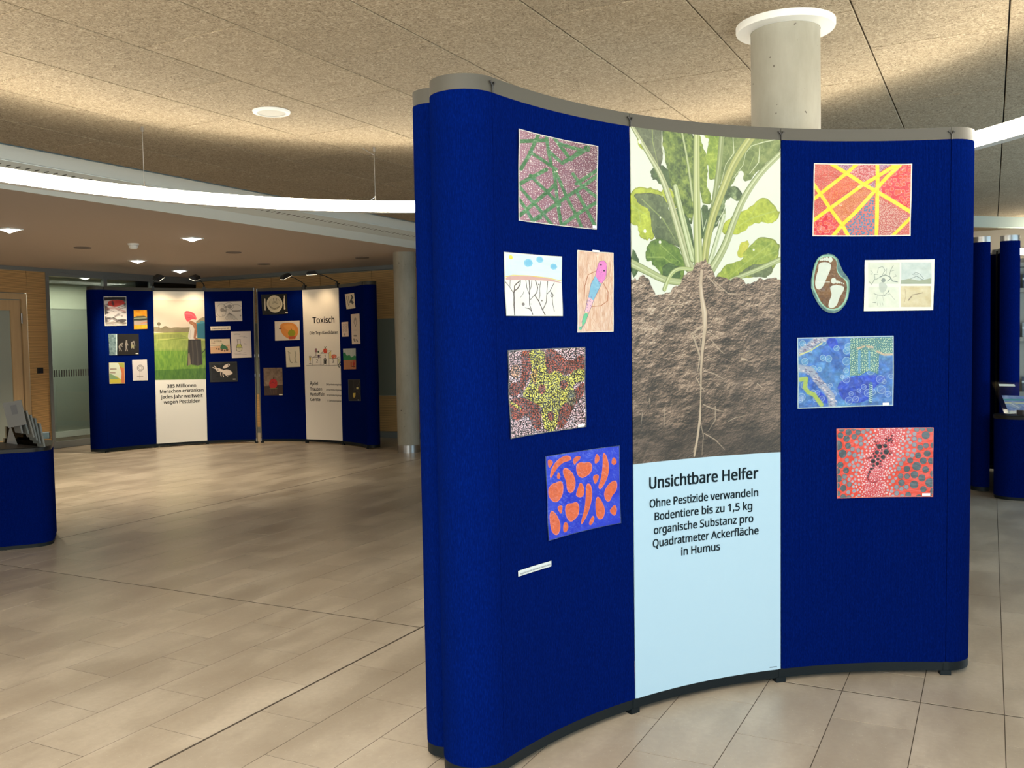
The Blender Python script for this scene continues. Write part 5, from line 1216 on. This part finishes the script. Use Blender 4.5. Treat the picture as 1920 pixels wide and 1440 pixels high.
for i in range(10): cv.line([(325, 370), (300 + i * 9, 400), (270 + i * 18, 455)], 4, (100, 92, 84), .6)
frame(cv, 2, (240, 228, 214)); done()
c4 = [(394.5, 612.1), (432, 611.3), (432.3, 618.6), (395, 619.8)]; cv, done = small(SA, c4, 120, (236, 224, 206), 'narrow cream name strip between two drawings on the far left stand', None, .2, .1, 'label', None, 'name_strip'); a = done()
lettering(SA, 'Johannesbergschule, NR', (397.6, 617.6), (429, 616.6), 2.6, a, M_ink_w, .004, .0095)
c4 = [(393.4, 635.9), (430.7, 635.1), (432.3, 661.7), (395, 662.9)]; cv, done = small(SA, c4, 130, (234, 214, 186), 'drawing of a green tractor on cream paper', k3, .3)
cv.poly([(90, 790), (330, 760), (340, 862), (98, 868)], (226, 180, 140)); cv.line([(95, 775), (330, 770)], 5, (150, 140, 120), .6)
cv.poly([(215, 790), (240, 755), (275, 770), (305, 790), (310, 820), (220, 815)], (70, 120, 84)); cv.line([(225, 750), (245, 750)], 10, (120, 160, 130)); 
for x, y, r in ((235, 825, 15), (300, 825, 14), (200, 815, 11), (270, 835, 10), (172, 812, 8)): cv.disc(x, y, r, (90, 70, 54)); cv.disc(x, y, r * .45, (150, 110, 80))
done_o = done()
lettering(SA, 'TWEETS IN', (395.8, 640.8), (415.6, 640.4), 2.0, done_o, mat('ink_olive', (.10, .11, .04)), .004, .0095); lettering(SA, 'TOPF', (395.9, 644.6), (403.5, 644.4), 2.0, done_o, mat('ink_rust', (.30, .07, .03)), .004, .0095)
c4 = [(432.7, 621.7), (470.2, 620.9), (472.1, 670.1), (435, 671.3)]; cv, done = small(SA, c4, 120, (228, 214, 206), 'drawing of a flask with yellow liquid on white paper', k3, .4)
cv.poly([(428, 755), (465, 755), (484, 800), (478, 838), (418, 838), (412, 800)], (206, 204, 110)); cv.poly([(412, 795), (484, 795), (480, 838), (416, 838)], (226, 216, 190))
for pts in ([(424, 700), (432, 745), (412, 795), (418, 838), (450, 846), (480, 836), (484, 795), (464, 745), (460, 700)], [(420, 700), (466, 700)], [(412, 795), (450, 802), (484, 795)]): cv.line(pts, 4.5, (70, 66, 60))
for y, x0, x1 in ((632, 380, 455), (640, 385, 460), (665, 450, 520), (672, 500, 545), (750, 500, 530), (765, 510, 540), (875, 380, 470), (882, 400, 540), (862, 500, 535)): cv.line([(x0, y), ((x0 + x1) / 2, y - 5), (x1, y)], 3.5, (150, 140, 140), .7)
done()
c4 = [(391.9, 679), (444.5, 677.5), (446, 715.3), (394, 716.7)]; cv, done = small(SA, c4, 160, (34, 36, 38), 'black sheet with a white paper insect, bottom right of the far left stand', k3, 1, .5)
cv.poly([(105, 1000), (405, 985), (415, 1200), (120, 1210)], (22, 22, 22)); iw = (222, 204, 188)
cv.disc(195, 1072, 30, iw, 1, 22); cv.poly([(205, 1060), (250, 1065), (262, 1100), (215, 1100)], iw, 1, 1); cv.poly([(245, 1075), (300, 1062), (345, 1080), (376, 1115), (320, 1138), (268, 1130), (240, 1100)], iw, 1, 1)
cv.poly([(240, 1050), (260, 1015), (310, 992), (335, 998), (328, 1025), (300, 1040), (270, 1055)], iw, 1, 1)
for pts in ([(175, 1055), (140, 1022)], [(168, 1062), (125, 1042)], [(222, 1100), (220, 1120), (226, 1148)], [(245, 1105), (248, 1130), (256, 1155)], [(270, 1115), (290, 1140), (306, 1150)]): cv.line(pts, 10, iw)
cv.disc(186, 1072, 8, (70, 60, 50)); cv.disc(316, 1012, 8, (60, 54, 50)); cv.line([(374, 1184), (400, 1184)], 9, (224, 220, 210)); done()
c4 = [(489.3, 552.2), (537.7, 550.6), (540, 588.8), (492.3, 590.4)]; cv, done = small(SB, c4, 160, (16, 16, 14), 'black sheet with white plate between knife and fork', k3, 1, .4)
cv.disc(882, 262, 98, (228, 212, 178), 1, 106); cv.ring(882, 258, 70, 6, (120, 104, 80), .8, 68); cv.disc(882, 250, 66, (220, 204, 170), 1, 62); cv.line([(822, 290), (880, 322), (944, 290)], 7, (110, 96, 74), .8)
for pts in ([(850, 240), (880, 232), (915, 240)], [(855, 252), (885, 246), (920, 256)], [(865, 190), (868, 220)], [(905, 190), (905, 222)]): cv.line(pts, 5, (110, 100, 84), .8)
cv.line([(762, 205), (768, 335)], 17, (222, 206, 176)); cv.line([(756, 205), (756, 230)], 4, (60, 50, 40)); cv.line([(1004, 165), (1006, 320)], [14, 20], (222, 206, 176)); cv.poly([(1008, 165), (992, 200), (990, 265), (1010, 265)], (222, 206, 176)); cv.line([(1018, 368), (1042, 368)], 10, (230, 226, 214)); done()
c4 = [(515.2, 602.7), (561.9, 600.9), (562.2, 637.5), (516, 638.9)]; k2 = (440, 480, .2639); cv, done = small(SB, c4, 150, (222, 206, 190), 'watercolour of an orange head with a green apple', k2, .5)
cv.poly([(318, 490), (345, 475), (400, 472), (440, 490), (455, 530), (445, 570), (410, 596), (370, 585), (330, 550)], (226, 140, 62), .95, 2); cv.poly([(330, 500), (390, 480), (430, 510), (430, 560)], (238, 164, 84), .7, 1)
cv.disc(404, 548, 27, (150, 150, 40), 1, 24); cv.line([(402, 525), (400, 518)], 4, (80, 70, 30)); cv.poly([(380, 572), (434, 568), (430, 590), (385, 592)], (196, 90, 56)); cv.line([(318, 516), (330, 514)], 7, (60, 40, 34)); done()
c4 = [(535.5, 651), (561.4, 649.7), (563.2, 687.7), (537.1, 688.5)]; cv, done = small(SB, c4, 90, (226, 214, 190), 'faint pencil drawing on cream paper, left of the podium poster', k2, .3)
for pts in ([(385, 690), (392, 740), (402, 758)], [(428, 675), (435, 700), (428, 725), (432, 750)], [(380, 680), (395, 690)], [(395, 752), (410, 758)], [(425, 755), (442, 755)]): cv.line(pts, 6, (150, 144, 124), .8)
done()
c4 = [(494.1, 689.8), (529.2, 689.3), (531, 741.3), (495.9, 741.3)]; cv, done = small(SB, c4, 120, (130, 104, 84), 'brown picture of a red apple on a dark table', k2, .8)
n1 = fbm(cv.H, cv.W, 16, 3, 88)[..., None]; cv.a[:] = np.array([92, 72, 56]) * (1 - n1) + np.array([150, 124, 100]) * n1; gY, gX = np.mgrid[0:cv.H, 0:cv.W]
cv.poly([(205, 925), (345, 915), (345, 990), (212, 990)], (58, 38, 30)); cv.poly([(245, 895), (262, 872), (285, 872), (303, 890), (302, 925), (285, 942), (255, 942), (245, 920)], (180, 32, 28), 1, 1); cv.line([(275, 874), (276, 860)], 4, (60, 40, 26)); cv.line([(255, 905), (270, 895), (285, 905), (295, 895)], 4, (110, 20, 20), .8); cv.line([(250, 942), (300, 940)], 6, (90, 100, 50)); 
for i in range(5): cv.line([(255 + i * 11, 950), (250 + i * 12, 980)], 4, (90, 62, 44), .8)
cv.line([(318, 985), (338, 985)], 8, (226, 220, 200)); done()
k4 = (540, 530, .15972)
c4 = [(647, 551.6), (664.1, 549.2), (666.6, 577.6), (650.2, 579.8)]; cv, done = small(SB, c4, 80, (230, 214, 188), 'tilted small drawing of a dark feather, top right of the far right stand', k4, .3)
for pts, wd in (([(745, 150), (760, 180), (735, 210), (760, 250)], 16), ([(730, 230), (745, 215), (765, 235)], 20), ([(755, 170), (745, 190)], 12), ([(690, 160), (692, 200)], 6), ([(710, 160), (712, 190), (700, 230), (720, 290)], 4), ([(720, 250), (715, 270)], 6)): cv.line(pts, wd, (60, 66, 66), .85)
done()
c4 = [(640.6, 604.3), (653.1, 603.1), (653.9, 630.9), (641.7, 631.4)]; cv, done = small(SB, c4, 60, (220, 196, 182), 'smallest upright pink-grey drawing right of the podium poster', k4, .3)
for x in (655, 688): 
    for i in range(8): cv.line([(x - 9, 485 + i * 13), (x + 9, 490 + i * 13)], 6, (130, 114, 108), .7)
cv.line([(668, 600), (668, 618)], 9, (100, 90, 84)); done()
c4 = [(658.2, 589.4), (674.2, 587.8), (676.2, 644.7), (660.6, 645.3)]; cv, done = small(SB, c4, 70, (222, 204, 188), 'tall narrow pencil drawing right of the podium poster', k4, .3)
for pts, wd in (([(780, 420), (775, 470), (795, 520)], 5), ([(800, 420), (805, 480), (785, 520)], 5), ([(790, 415), (790, 440)], 8), ([(765, 380), (810, 378)], 4), ([(780, 625), (800, 625)], 18), ([(775, 665), (785, 690)], 16), ([(800, 670), (815, 690)], 14), ([(770, 560), (810, 560)], 4)): cv.line(pts, wd, (110, 102, 94), .8)
done()
c4 = [(643.5, 653.8), (667.3, 653), (668.1, 692.1), (644.9, 692.6)]; cv, done = small(SB, c4, 90, (178, 186, 180), 'small painting of green hills with red figures on sand', k4, .4)
cv.poly([(648, 830), (668, 820), (690, 860), (720, 850), (745, 880), (780, 855), (798, 865), (800, 915), (652, 915)], (40, 130, 80)); cv.poly([(652, 912), (800, 908), (803, 1016), (657, 1018)], (178, 120, 84)); cv.line([(668, 830), (668, 870)], 16, (30, 110, 70)); cv.line([(690, 780), (690, 850)], 8, (200, 206, 200), .6); cv.line([(740, 778), (740, 850)], 8, (206, 212, 206), .6)
for x, y in ((740, 960), (765, 945), (785, 935), (775, 970)): cv.line([(x, y - 25), (x, y + 25)], 12, (170, 44, 34)); 
cv.line([(750, 985), (790, 985)], 8, (70, 54, 44)); done()
c4 = [(653.1, 711.6), (676.1, 711.6), (676.9, 751.7), (654.2, 751.7)]; cv, done = small(SB, c4, 90, (20, 20, 22), 'black sheet with two small yellow spots, lowest on the far right stand', k4, 1, .4)
for pts in ([(770, 1140), (765, 1190), (775, 1240), (770, 1290)], [(775, 1240), (800, 1270), (850, 1310)], [(850, 1150), (820, 1200), (800, 1240)]): cv.line(pts, 5, (70, 66, 62), .8)
cv.poly([(760, 1298), (790, 1295), (788, 1335), (772, 1355), (760, 1335)], (206, 180, 84)); cv.poly([(800, 1228), (826, 1228), (826, 1252), (800, 1252)], (206, 196, 130)); frame(cv, 3, (70, 76, 80)); cv.line([(820, 1377), (830, 1377)], 8, (190, 200, 210)); done()

# clamp spotlights on the far stands
def clamp_lamp(st, u, head_px, label, lit_, aim_u, hz=1.95):
    z = st.h; b = Vector(st.pt(u, z, -.01)); bx_ = thing('clamp_lamp', label, 'lamp', tuple(b), 'clamp lamps on the far stands')
    # the head sits on the viewer side of the stand
    d = Vector(ray(*head_px)); best = None
    a = st.a0 + u / st.R; nrm = Vector((math.cos(a), -math.sin(a), 0))
    t = ((b.x - 0) * nrm.x + (b.y - 0) * nrm.y + .30) / (d.x * nrm.x + d.y * nrm.y); hd = Vector((d.x * t, d.y * t, CAM_H + d.z * t))
    o = MB().box(-.028, .028, -.02, .02, -.045, .02, Matrix.Translation(b) @ Matrix.Rotation(-a, 4, 'Z')).build('clamp', M_black); adopt(o, bx_)
    k = b + Vector((0, 0, .05)) + nrm * .02
    adopt(MB().tube([b + Vector((0, 0, .015)), k], .012, 10).build('joint', M_black, None, True), bx_)
    adopt(MB().tube([k, k + (hd - k) * .5 + Vector((0, 0, .012)), hd], .007, 10).build('arm', M_black, None, True), bx_)
    ax_ = (hd - k).normalized(); sd_ = ax_.cross(Vector((0, 0, 1))).normalized(); aim = (Vector(st.pt(aim_u, 1.05)) - hd).normalized(); haim = (Vector(st.pt(aim_u, hz)) - hd).normalized()
    up_ = -haim; fw2 = ax_ - up_ * ax_.dot(up_); fw2.normalize(); sd_ = up_.cross(fw2)
    Mx = Matrix(((fw2.x, sd_.x, up_.x, hd.x), (fw2.y, sd_.y, up_.y, hd.y), (fw2.z, sd_.z, up_.z, hd.z), (0, 0, 0, 1)))
    bm = bmesh.new(); bmesh.ops.create_cube(bm, size=1)
    for v in bm.verts:
        s_ = .72 if v.co.z > 0 else 1; v.co = Vector((v.co.x * .17 * s_ + .03, v.co.y * .12 * s_, v.co.z * .05))
    bmesh.ops.bevel(bm, geom=list(bm.edges), offset=.010, segments=2, affect='EDGES'); bm.transform(Mx)
    me = bpy.data.meshes.new('lamp_head'); bm.to_mesh(me); bm.free(); o = new_obj('lamp_head', me, M_black); smooth_by_angle(me); adopt(o, bx_)
    o = MB().box(-.045, .105, -.048, .048, -.027, -.0245, Mx).build('lens', M_spot); adopt(o, bx_)
    l = spot('clamp_lamp_beam', tuple(hd + haim * .05 + aim * .02), tuple(hd + aim), SPOT_POWER * lit_, (1, .74, .44), 1.75, .9, .05)
clamp_lamp(SA, SA.w * 1.0, (294, 519), 'black clamp lamp at the left edge of the field worker poster', 1.0, SA.w * 1.5)
clamp_lamp(SA, SA.w * 2.0, (368, 519), 'black clamp lamp at the right edge of the field worker poster', 1.0, SA.w * 1.7)
clamp_lamp(SB, SB.w * 1.05, (538, 516), 'black clamp lamp reaching left over the far right stand', .5, SB.w * 1.0)
clamp_lamp(SB, SB.w * 1.95, (588, 511), 'clamp lamp with bright lens above the podium poster', .5, SB.w * 1.5, 1.0)

# ------------------------------------------------------------------ end of another stand at the right edge
SR = Stand(.232, 9.66, -.12, 60.0, .70, 2.37, (0, 0), T=.40, rl=.094, rr=.1, rb=.094, sh=.0)
make_stand(SR, 'dark blue stand seen end-on beyond the right edge of the large stand', 'curved display stands', {}, M_steel, {}, npan=2, connectors=False)

# ------------------------------------------------------------------ fabric counters
def rrect(cx, cy, ang, hx, hy, r, n=8):
    out = []
    for qx, qy, s0 in ((1, 1, 0), (-1, 1, PI / 2), (-1, -1, PI), (1, -1, 1.5 * PI)):
        for i in range(n + 1):
            t = s0 + PI / 2 * i / n; x, y = qx * (hx - r) + r * math.cos(t), qy * (hy - r) + r * math.sin(t)
            out.append((cx + x * math.cos(ang) - y * math.sin(ang), cy + x * math.sin(ang) + y * math.cos(ang)))
    return out
def counter(cx, cy, ang, hx, hy, r, h, label):
    t = thing('fabric_counter', label, 'counter', (cx, cy, 0), 'fabric counters')
    o = MB().prism(rrect(cx, cy, ang, hx - .004, hy - .004, r - .004), .0, .03).build('base_rail', M_rail_dark, None, True); adopt(o, t)
    out = rrect(cx, cy, ang, hx, hy, r); out2 = out + [out[0]]
    vs = []; uv = []; fs = []; L_ = 0
    for i, (x, y) in enumerate(out2):
        if i: L_ += math.hypot(x - out2[i - 1][0], y - out2[i - 1][1])
        vs += [(x, y, .028), (x, y, h - .032)]; uv += [(L_, 0), (L_, h)]
    for i in range(len(out)): fs.append((2 * i, 2 * i + 2, 2 * i + 3, 2 * i + 1))
    me = mesh('fabric_wrap', vs, fs, uv); fix(me); o = new_obj('fabric_wrap', me, M_blue); smooth_by_angle(me); adopt(o, t)
    mb = MB()
    k = 3; rings = [(.006, h - .034), (.008, h - .006), (.002, h)]
    for off, z in rings: mb.v += [(x, y, z) for x, y in rrect(cx, cy, ang, hx + off, hy + off, r + off)]
    n = len(out)
    for j in range(2): mb.f += [(j * n + i, j * n + (i + 1) % n, (j + 1) * n + (i + 1) % n, (j + 1) * n + i) for i in range(n)]
    mb.f += [tuple(2 * n + i for i in range(n)), tuple(range(n))[::-1]]
    o = mb.build('worktop', mat('counter_top', (.010, .0095, .009), .35, 0, Specular_IOR_Level=.3), None, True); adopt(o, t); return t
# left counter
HA = .762; pr = Vector(at_z(107, 1003, 0)); pf = Vector(at_z(20, 1031, 0)); 
la = math.radians(51); hx, hy, rr_ = .50, .30, .13
ex = Vector((math.cos(la), math.sin(la))); ey = Vector((-math.sin(la), math.cos(la)))
ccx = pf + ey * hy
# slide along ex so that the silhouette passes through pr
vd = pr.normalized(); nrm = Vector((vd.y, -vd.x))
sup = max((Vector(p) - ccx).dot(nrm) for p in rrect(ccx.x, ccx.y, la, hx, hy, rr_))
ccx = ccx + ex * ((pr.dot(nrm) - ccx.dot(nrm) - sup) / ex.dot(nrm))
counter(ccx.x, ccx.y, la, hx, hy, rr_, HA, 'dark blue fabric counter with leaflet holder cut off by the left edge')
# right counter
c2 = Vector((.485, 9.36)); counter(c2.x, c2.y, -.05, .46, .17, .165, .752, 'dark blue fabric counter with slanted poster stand at the right edge')

# leaflet holder with leaning leaflets on the left counter
def plate(name, o_, ux, uy, w_, h_, th, mt, parent=None):
    """slab with its lower left corner at o_, spanned by unit vectors ux and uy"""
    n_ = ux.cross(uy).normalized(); Mx = Matrix(((ux.x, uy.x, n_.x, o_.x), (ux.y, uy.y, n_.y, o_.y), (ux.z, uy.z, n_.z, o_.z), (0, 0, 0, 1)))
    o = MB().box(0, w_, 0, h_, -th / 2, th / 2, Mx).build(name, mt)
    if parent: adopt(o, parent)
    return o
def px_on(x, y, ref):
    """point on the pixel ray at the same horizontal distance as ref"""
    d = ray(x, y); t = (ref.x * d[0] + ref.y * d[1]) / (d[0] ** 2 + d[1] ** 2); return Vector((d[0] * t, d[1] * t, CAM_H + d[2] * t))
rv = Vector((math.cos(YAW - .35), -math.sin(YAW - .35), 0)); vv = Vector((-rv.y, rv.x, 0))
cols = [(.30, .28, .24), (.34, .33, .30), (.27, .29, .27), (.38, .36, .31), (.30, .31, .28), (.24, .26, .24), (.36, .37, .33)]
base = Vector((*at_z(86, 838, HA), HA))
foot_ = []
tops = [(6, 754), (30, 760), (40, 764), (50, 770), (58, 778), (66, 784), (75, 794)]
feet_ = [(38, 818), (42, 812), (54, 814), (64, 820), (70, 826), (76, 832), (84, 838)]
labs = ['front leaflet with small dark picture, leftmost in the clear holder', 'second leaflet from the left in the clear holder', 'third leaflet from the left in the clear holder', 'middle leaflet in the clear holder', 'third leaflet from the right in the clear holder', 'second leaflet from the right in the clear holder', 'lowest leaflet, rightmost in the clear holder']
hold = thing('leaflet_holder', 'clear stepped leaflet holder on the left counter', 'holder', (base.x, base.y, HA))
wdir = (rv * -.55 + vv * .83).normalized()
for i in range(7):
    fpt = px_on(*feet_[i], base); tp = px_on(*tops[i], base)
    up2 = (tp - fpt); hh_ = up2.length; up2.normalize()
    o_ = fpt + wdir * .0
    wd_ = .10
    a = plate('leaflet', o_, wdir if i else (rv * .95 + vv * .2).normalized() * 1.0, up2, wd_, hh_, .012, mat('leaflet_paper', tuple(v * .33 for v in cols[i]), .5)) if i else None
    if i == 0:
        ux = (rv - up2 * rv.dot(up2)).normalized(); o_ = px_on(16, 802, base); tp = px_on(5, 756, base); up2 = (tp - o_).normalized(); ux = (rv - up2 * rv.dot(up2)).normalized()
        a = plate('leaflet', o_, ux, up2, .125, (tp - o_).length, .012, mat('leaflet_paper', (.085, .078, .068), .5)); n_ = ux.cross(up2)
        if n_.dot(base) > 0: n_ = -n_
        q_ = o_ + n_ * .0075 + ux * .045 + up2 * .09; plate('cover_picture', q_, ux, up2, .04, .07, .001, mat('picture_dark', (.05, .045, .045)), a)
    tag(a, labs[i], 'leaflet', 'leaflets in the clear holder')
ax_ = Vector((*at_z(6, 830, HA), HA)); bx2 = Vector((*at_z(84, 838, HA), HA)); uu = (bx2 - ax_).normalized()
plate('front_wall', ax_ + Vector((0, 0, .002)), uu, Vector((0, 0, 1)), (bx2 - ax_).length, .035, .003, M_acryl, hold)
plate('back_wall', ax_ + vv * .10 + Vector((0, 0, .002)), uu, Vector((0, 0, 1)), (bx2 - ax_).length * .8, .12, .003, M_acryl, hold)
plate('bottom_plate', ax_ + Vector((0, 0, .003)), uu, vv, (bx2 - ax_).length, .11, .003, M_acryl, hold)
tri = [Vector((*at_z(12, 831, HA), HA + .001)), Vector((*at_z(33, 834, HA), HA + .001)), px_on(19, 797, Vector((*at_z(20, 832, HA), HA)))]
me = fix(mesh('support_leg', [tuple(v) for v in tri] + [tuple(v + vv * .004) for v in tri], [(0, 1, 2), (5, 4, 3), (0, 3, 4, 1), (1, 4, 5, 2), (2, 5, 3, 0)])); adopt(new_obj('support_leg', me, mat('acrylic_edge', (.22, .23, .235), .15)), hold)
# card box
cb = Vector((*at_z(72, 824, HA), HA)); bxh = thing('card_box', 'small clear box with white cards at the right end of the left counter', 'box', tuple(cb))
Mx = Matrix.Translation(cb) @ Matrix.Rotation(la, 4, 'Z')
adopt(MB().box(0, .085, 0, .004, .0, .05, Mx).box(0, .085, .056, .06, .001, .05, Mx).box(0, .003, .004, .056, .001, .05, Mx).box(.082, .085, .004, .056, .001, .05, Mx).build('case', M_acryl), bxh)
for i in range(6):
    o = MB().box(.008, .078, .008 + i * .008, .0145 + i * .008, .002, .056 - .002 * (i % 2), Mx).build('card', mat('card_paper', (.45, .48, .48), .5)); adopt(o, bxh)

# slanted clear stand with blue poster on the right counter
HB = .752
b0 = Vector((*at_z(1883, 776, HB), HB)); e1 = Vector((*at_z(1940, 778, HB), HB)); ux = (e1 - b0).normalized(); 
tl = px_on(1874.5, 714, b0 * 1.01); upv = tl - b0; up3 = (upv - ux * upv.dot(ux)).normalized()
sk = thing('poster_stand', 'slanted clear stand with white label strip on the right counter', 'display holder', tuple(b0), None)
hgt_ = (tl - b0).length
tilt = (Vector((0, 0, 1)) * .95 + (tl - b0).normalized() * .0 + Vector((vv.x, vv.y, 0)) * .28 - ux * .15).normalized()
adopt(plate('back_plate', b0 + Vector((0, 0, .003)), ux, tilt, .28, hgt_ * 1.0, .004, M_acryl), sk)
adopt(plate('lip', b0 - vv * .03 + Vector((0, 0, .003)), ux, Vector((0, 0, 1)), .28, .03, .003, M_acryl), sk)
n_ = ux.cross(tilt)
if n_.dot(b0) > 0: n_ = -n_
adopt(plate('label_strip', b0 + ux * .055 + tilt * (hgt_ * .87) + n_ * .005, ux, tilt, .13, .022, .001, M_paper), sk)
cv = Cv(200, 150, (96, 128, 196)); n1 = fbm(150, 200, 30, 3, 91)[..., None]; cv.a[:] = np.array([70, 104, 180]) * (1 - n1) + np.array([150, 180, 220]) * n1
cv.poly([(0, 34), (200, 30), (200, 48), (0, 52)], (50, 150, 160), .9); cv.poly([(0, 68), (200, 64), (200, 78), (0, 82)], (206, 214, 170), .9); cv.poly([(20, 100), (60, 60), (110, 110), (80, 140)], (150, 176, 200), .8); cv.line([(40, 80), (90, 120)], 5, (226, 232, 240), .8); cv.line([(120, 100), (170, 112)], 4, (236, 240, 244), .8)
Mp = print_mat('leaflet_print', cv, .4, .6, .2)
q0 = b0 + ux * .045 + tilt * .035 + n_ * .012
vs = [q0, q0 + ux * .23, q0 + ux * .23 + tilt * .145, q0 + tilt * .145]; vs2 = [v - n_ * .006 for v in vs]
me = fix(mesh('leaflet', vs + vs2, [(0, 1, 2, 3), (7, 6, 5, 4), (0, 4, 5, 1), (1, 5, 6, 2), (2, 6, 7, 3), (3, 7, 4, 0)], [(0, 0), (1, 0), (1, 1), (0, 1)] * 2)); o = new_obj('leaflet', me, Mp); tag(o, 'blue leaflet stack standing in the slanted clear stand at the right edge', 'leaflet')
q1 = b0 + ux * .07 - vv * .10 + Vector((0, 0, .0005))
mb = MB(); Mx = Matrix(((ux.x, -vv.x, 0, q1.x), (ux.y, -vv.y, 0, q1.y), (0, 0, 1, q1.z), (0, 0, 0, 1)))
o = MB().box(0, .2, -.06, .0, 0, .04, Mx).build('card_stack', mat('card_stack', (.05, .045, .05), .5)); tag(o, 'flat stack of dark cards with green and yellow stripe, front of the right counter', 'card stack')
adopt(MB().box(.03, .055, -.0605, .0005, .0, .0405, Mx).build('green_stripe', mat('green_stripe', (.02, .10, .05))), o); adopt(MB().box(.09, .11, -.0605, .0005, .0, .0405, Mx).build('yellow_stripe', mat('yellow_stripe', (.45, .30, .03))), o)

# brochure rack far behind at the right edge
ry = 12.3; rx = at_plane(1908, 600, 1, ry)[0]
rk = thing('brochure_rack', 'grey brochure rack with sloping shelves beyond the right stand', 'shelf', (rx, ry, 0))
M_rack = mat('rack_grey', (.42, .40, .35), .6)
adopt(MB().box(rx, rx + 1.5, ry + .20, ry + .22, 0, 2.36).build('back_panel', M_rack), rk)
for x in (rx, rx + .75, rx + 1.48): adopt(MB().box(x, x + .02, ry, ry + .20, 0, 2.36).build('side_panel', M_rack), rk)
zs = [at_plane(1915, py, 1, ry)[2] for py in (742, 640, 548, 500)]
cm = [(.10, .12, .16), (.30, .32, .20), (.12, .10, .10), (.45, .50, .52), (.35, .18, .12), (.20, .26, .34)]
n_b = 0
for i, z in enumerate(zs + [.35]):
    adopt(MB().box(rx + .02, rx + 1.48, ry, ry + .20, z, z + .018).box(rx + .02, rx + 1.48, ry - .004, ry + .008, z, z + .05).build('shelf', M_rack), rk)
    if i in (3,): continue
    for j in range(3):
        x = rx + .05 + j * .235
        if x > rx + .6: continue
        p_ = Vector((x, ry + .03, z + .021)); u_ = Vector((0, .34, .94)).normalized()
        h_ = .21
        o = plate('brochure', p_, Vector((1, 0, 0)), u_, .18, h_, .008, mat('brochure_cover', cm[(i * 3 + j) % 6], .35))
        row = {0: 'lower middle', 1: 'middle', 2: 'upper', 4: 'lowest'}[i]; pos_ = ['first', 'second', 'third'][j]
        tag(o, '%s brochure from the left on the %s shelf of the rack' % (pos_, row), 'brochure', 'brochures on the rack')
        band = plate('cover_band', p_ + Vector((.0, -.0048, 0)) + u_ * .13, Vector((1, 0, 0)), u_, .18, .03, .001, M_paper, o)
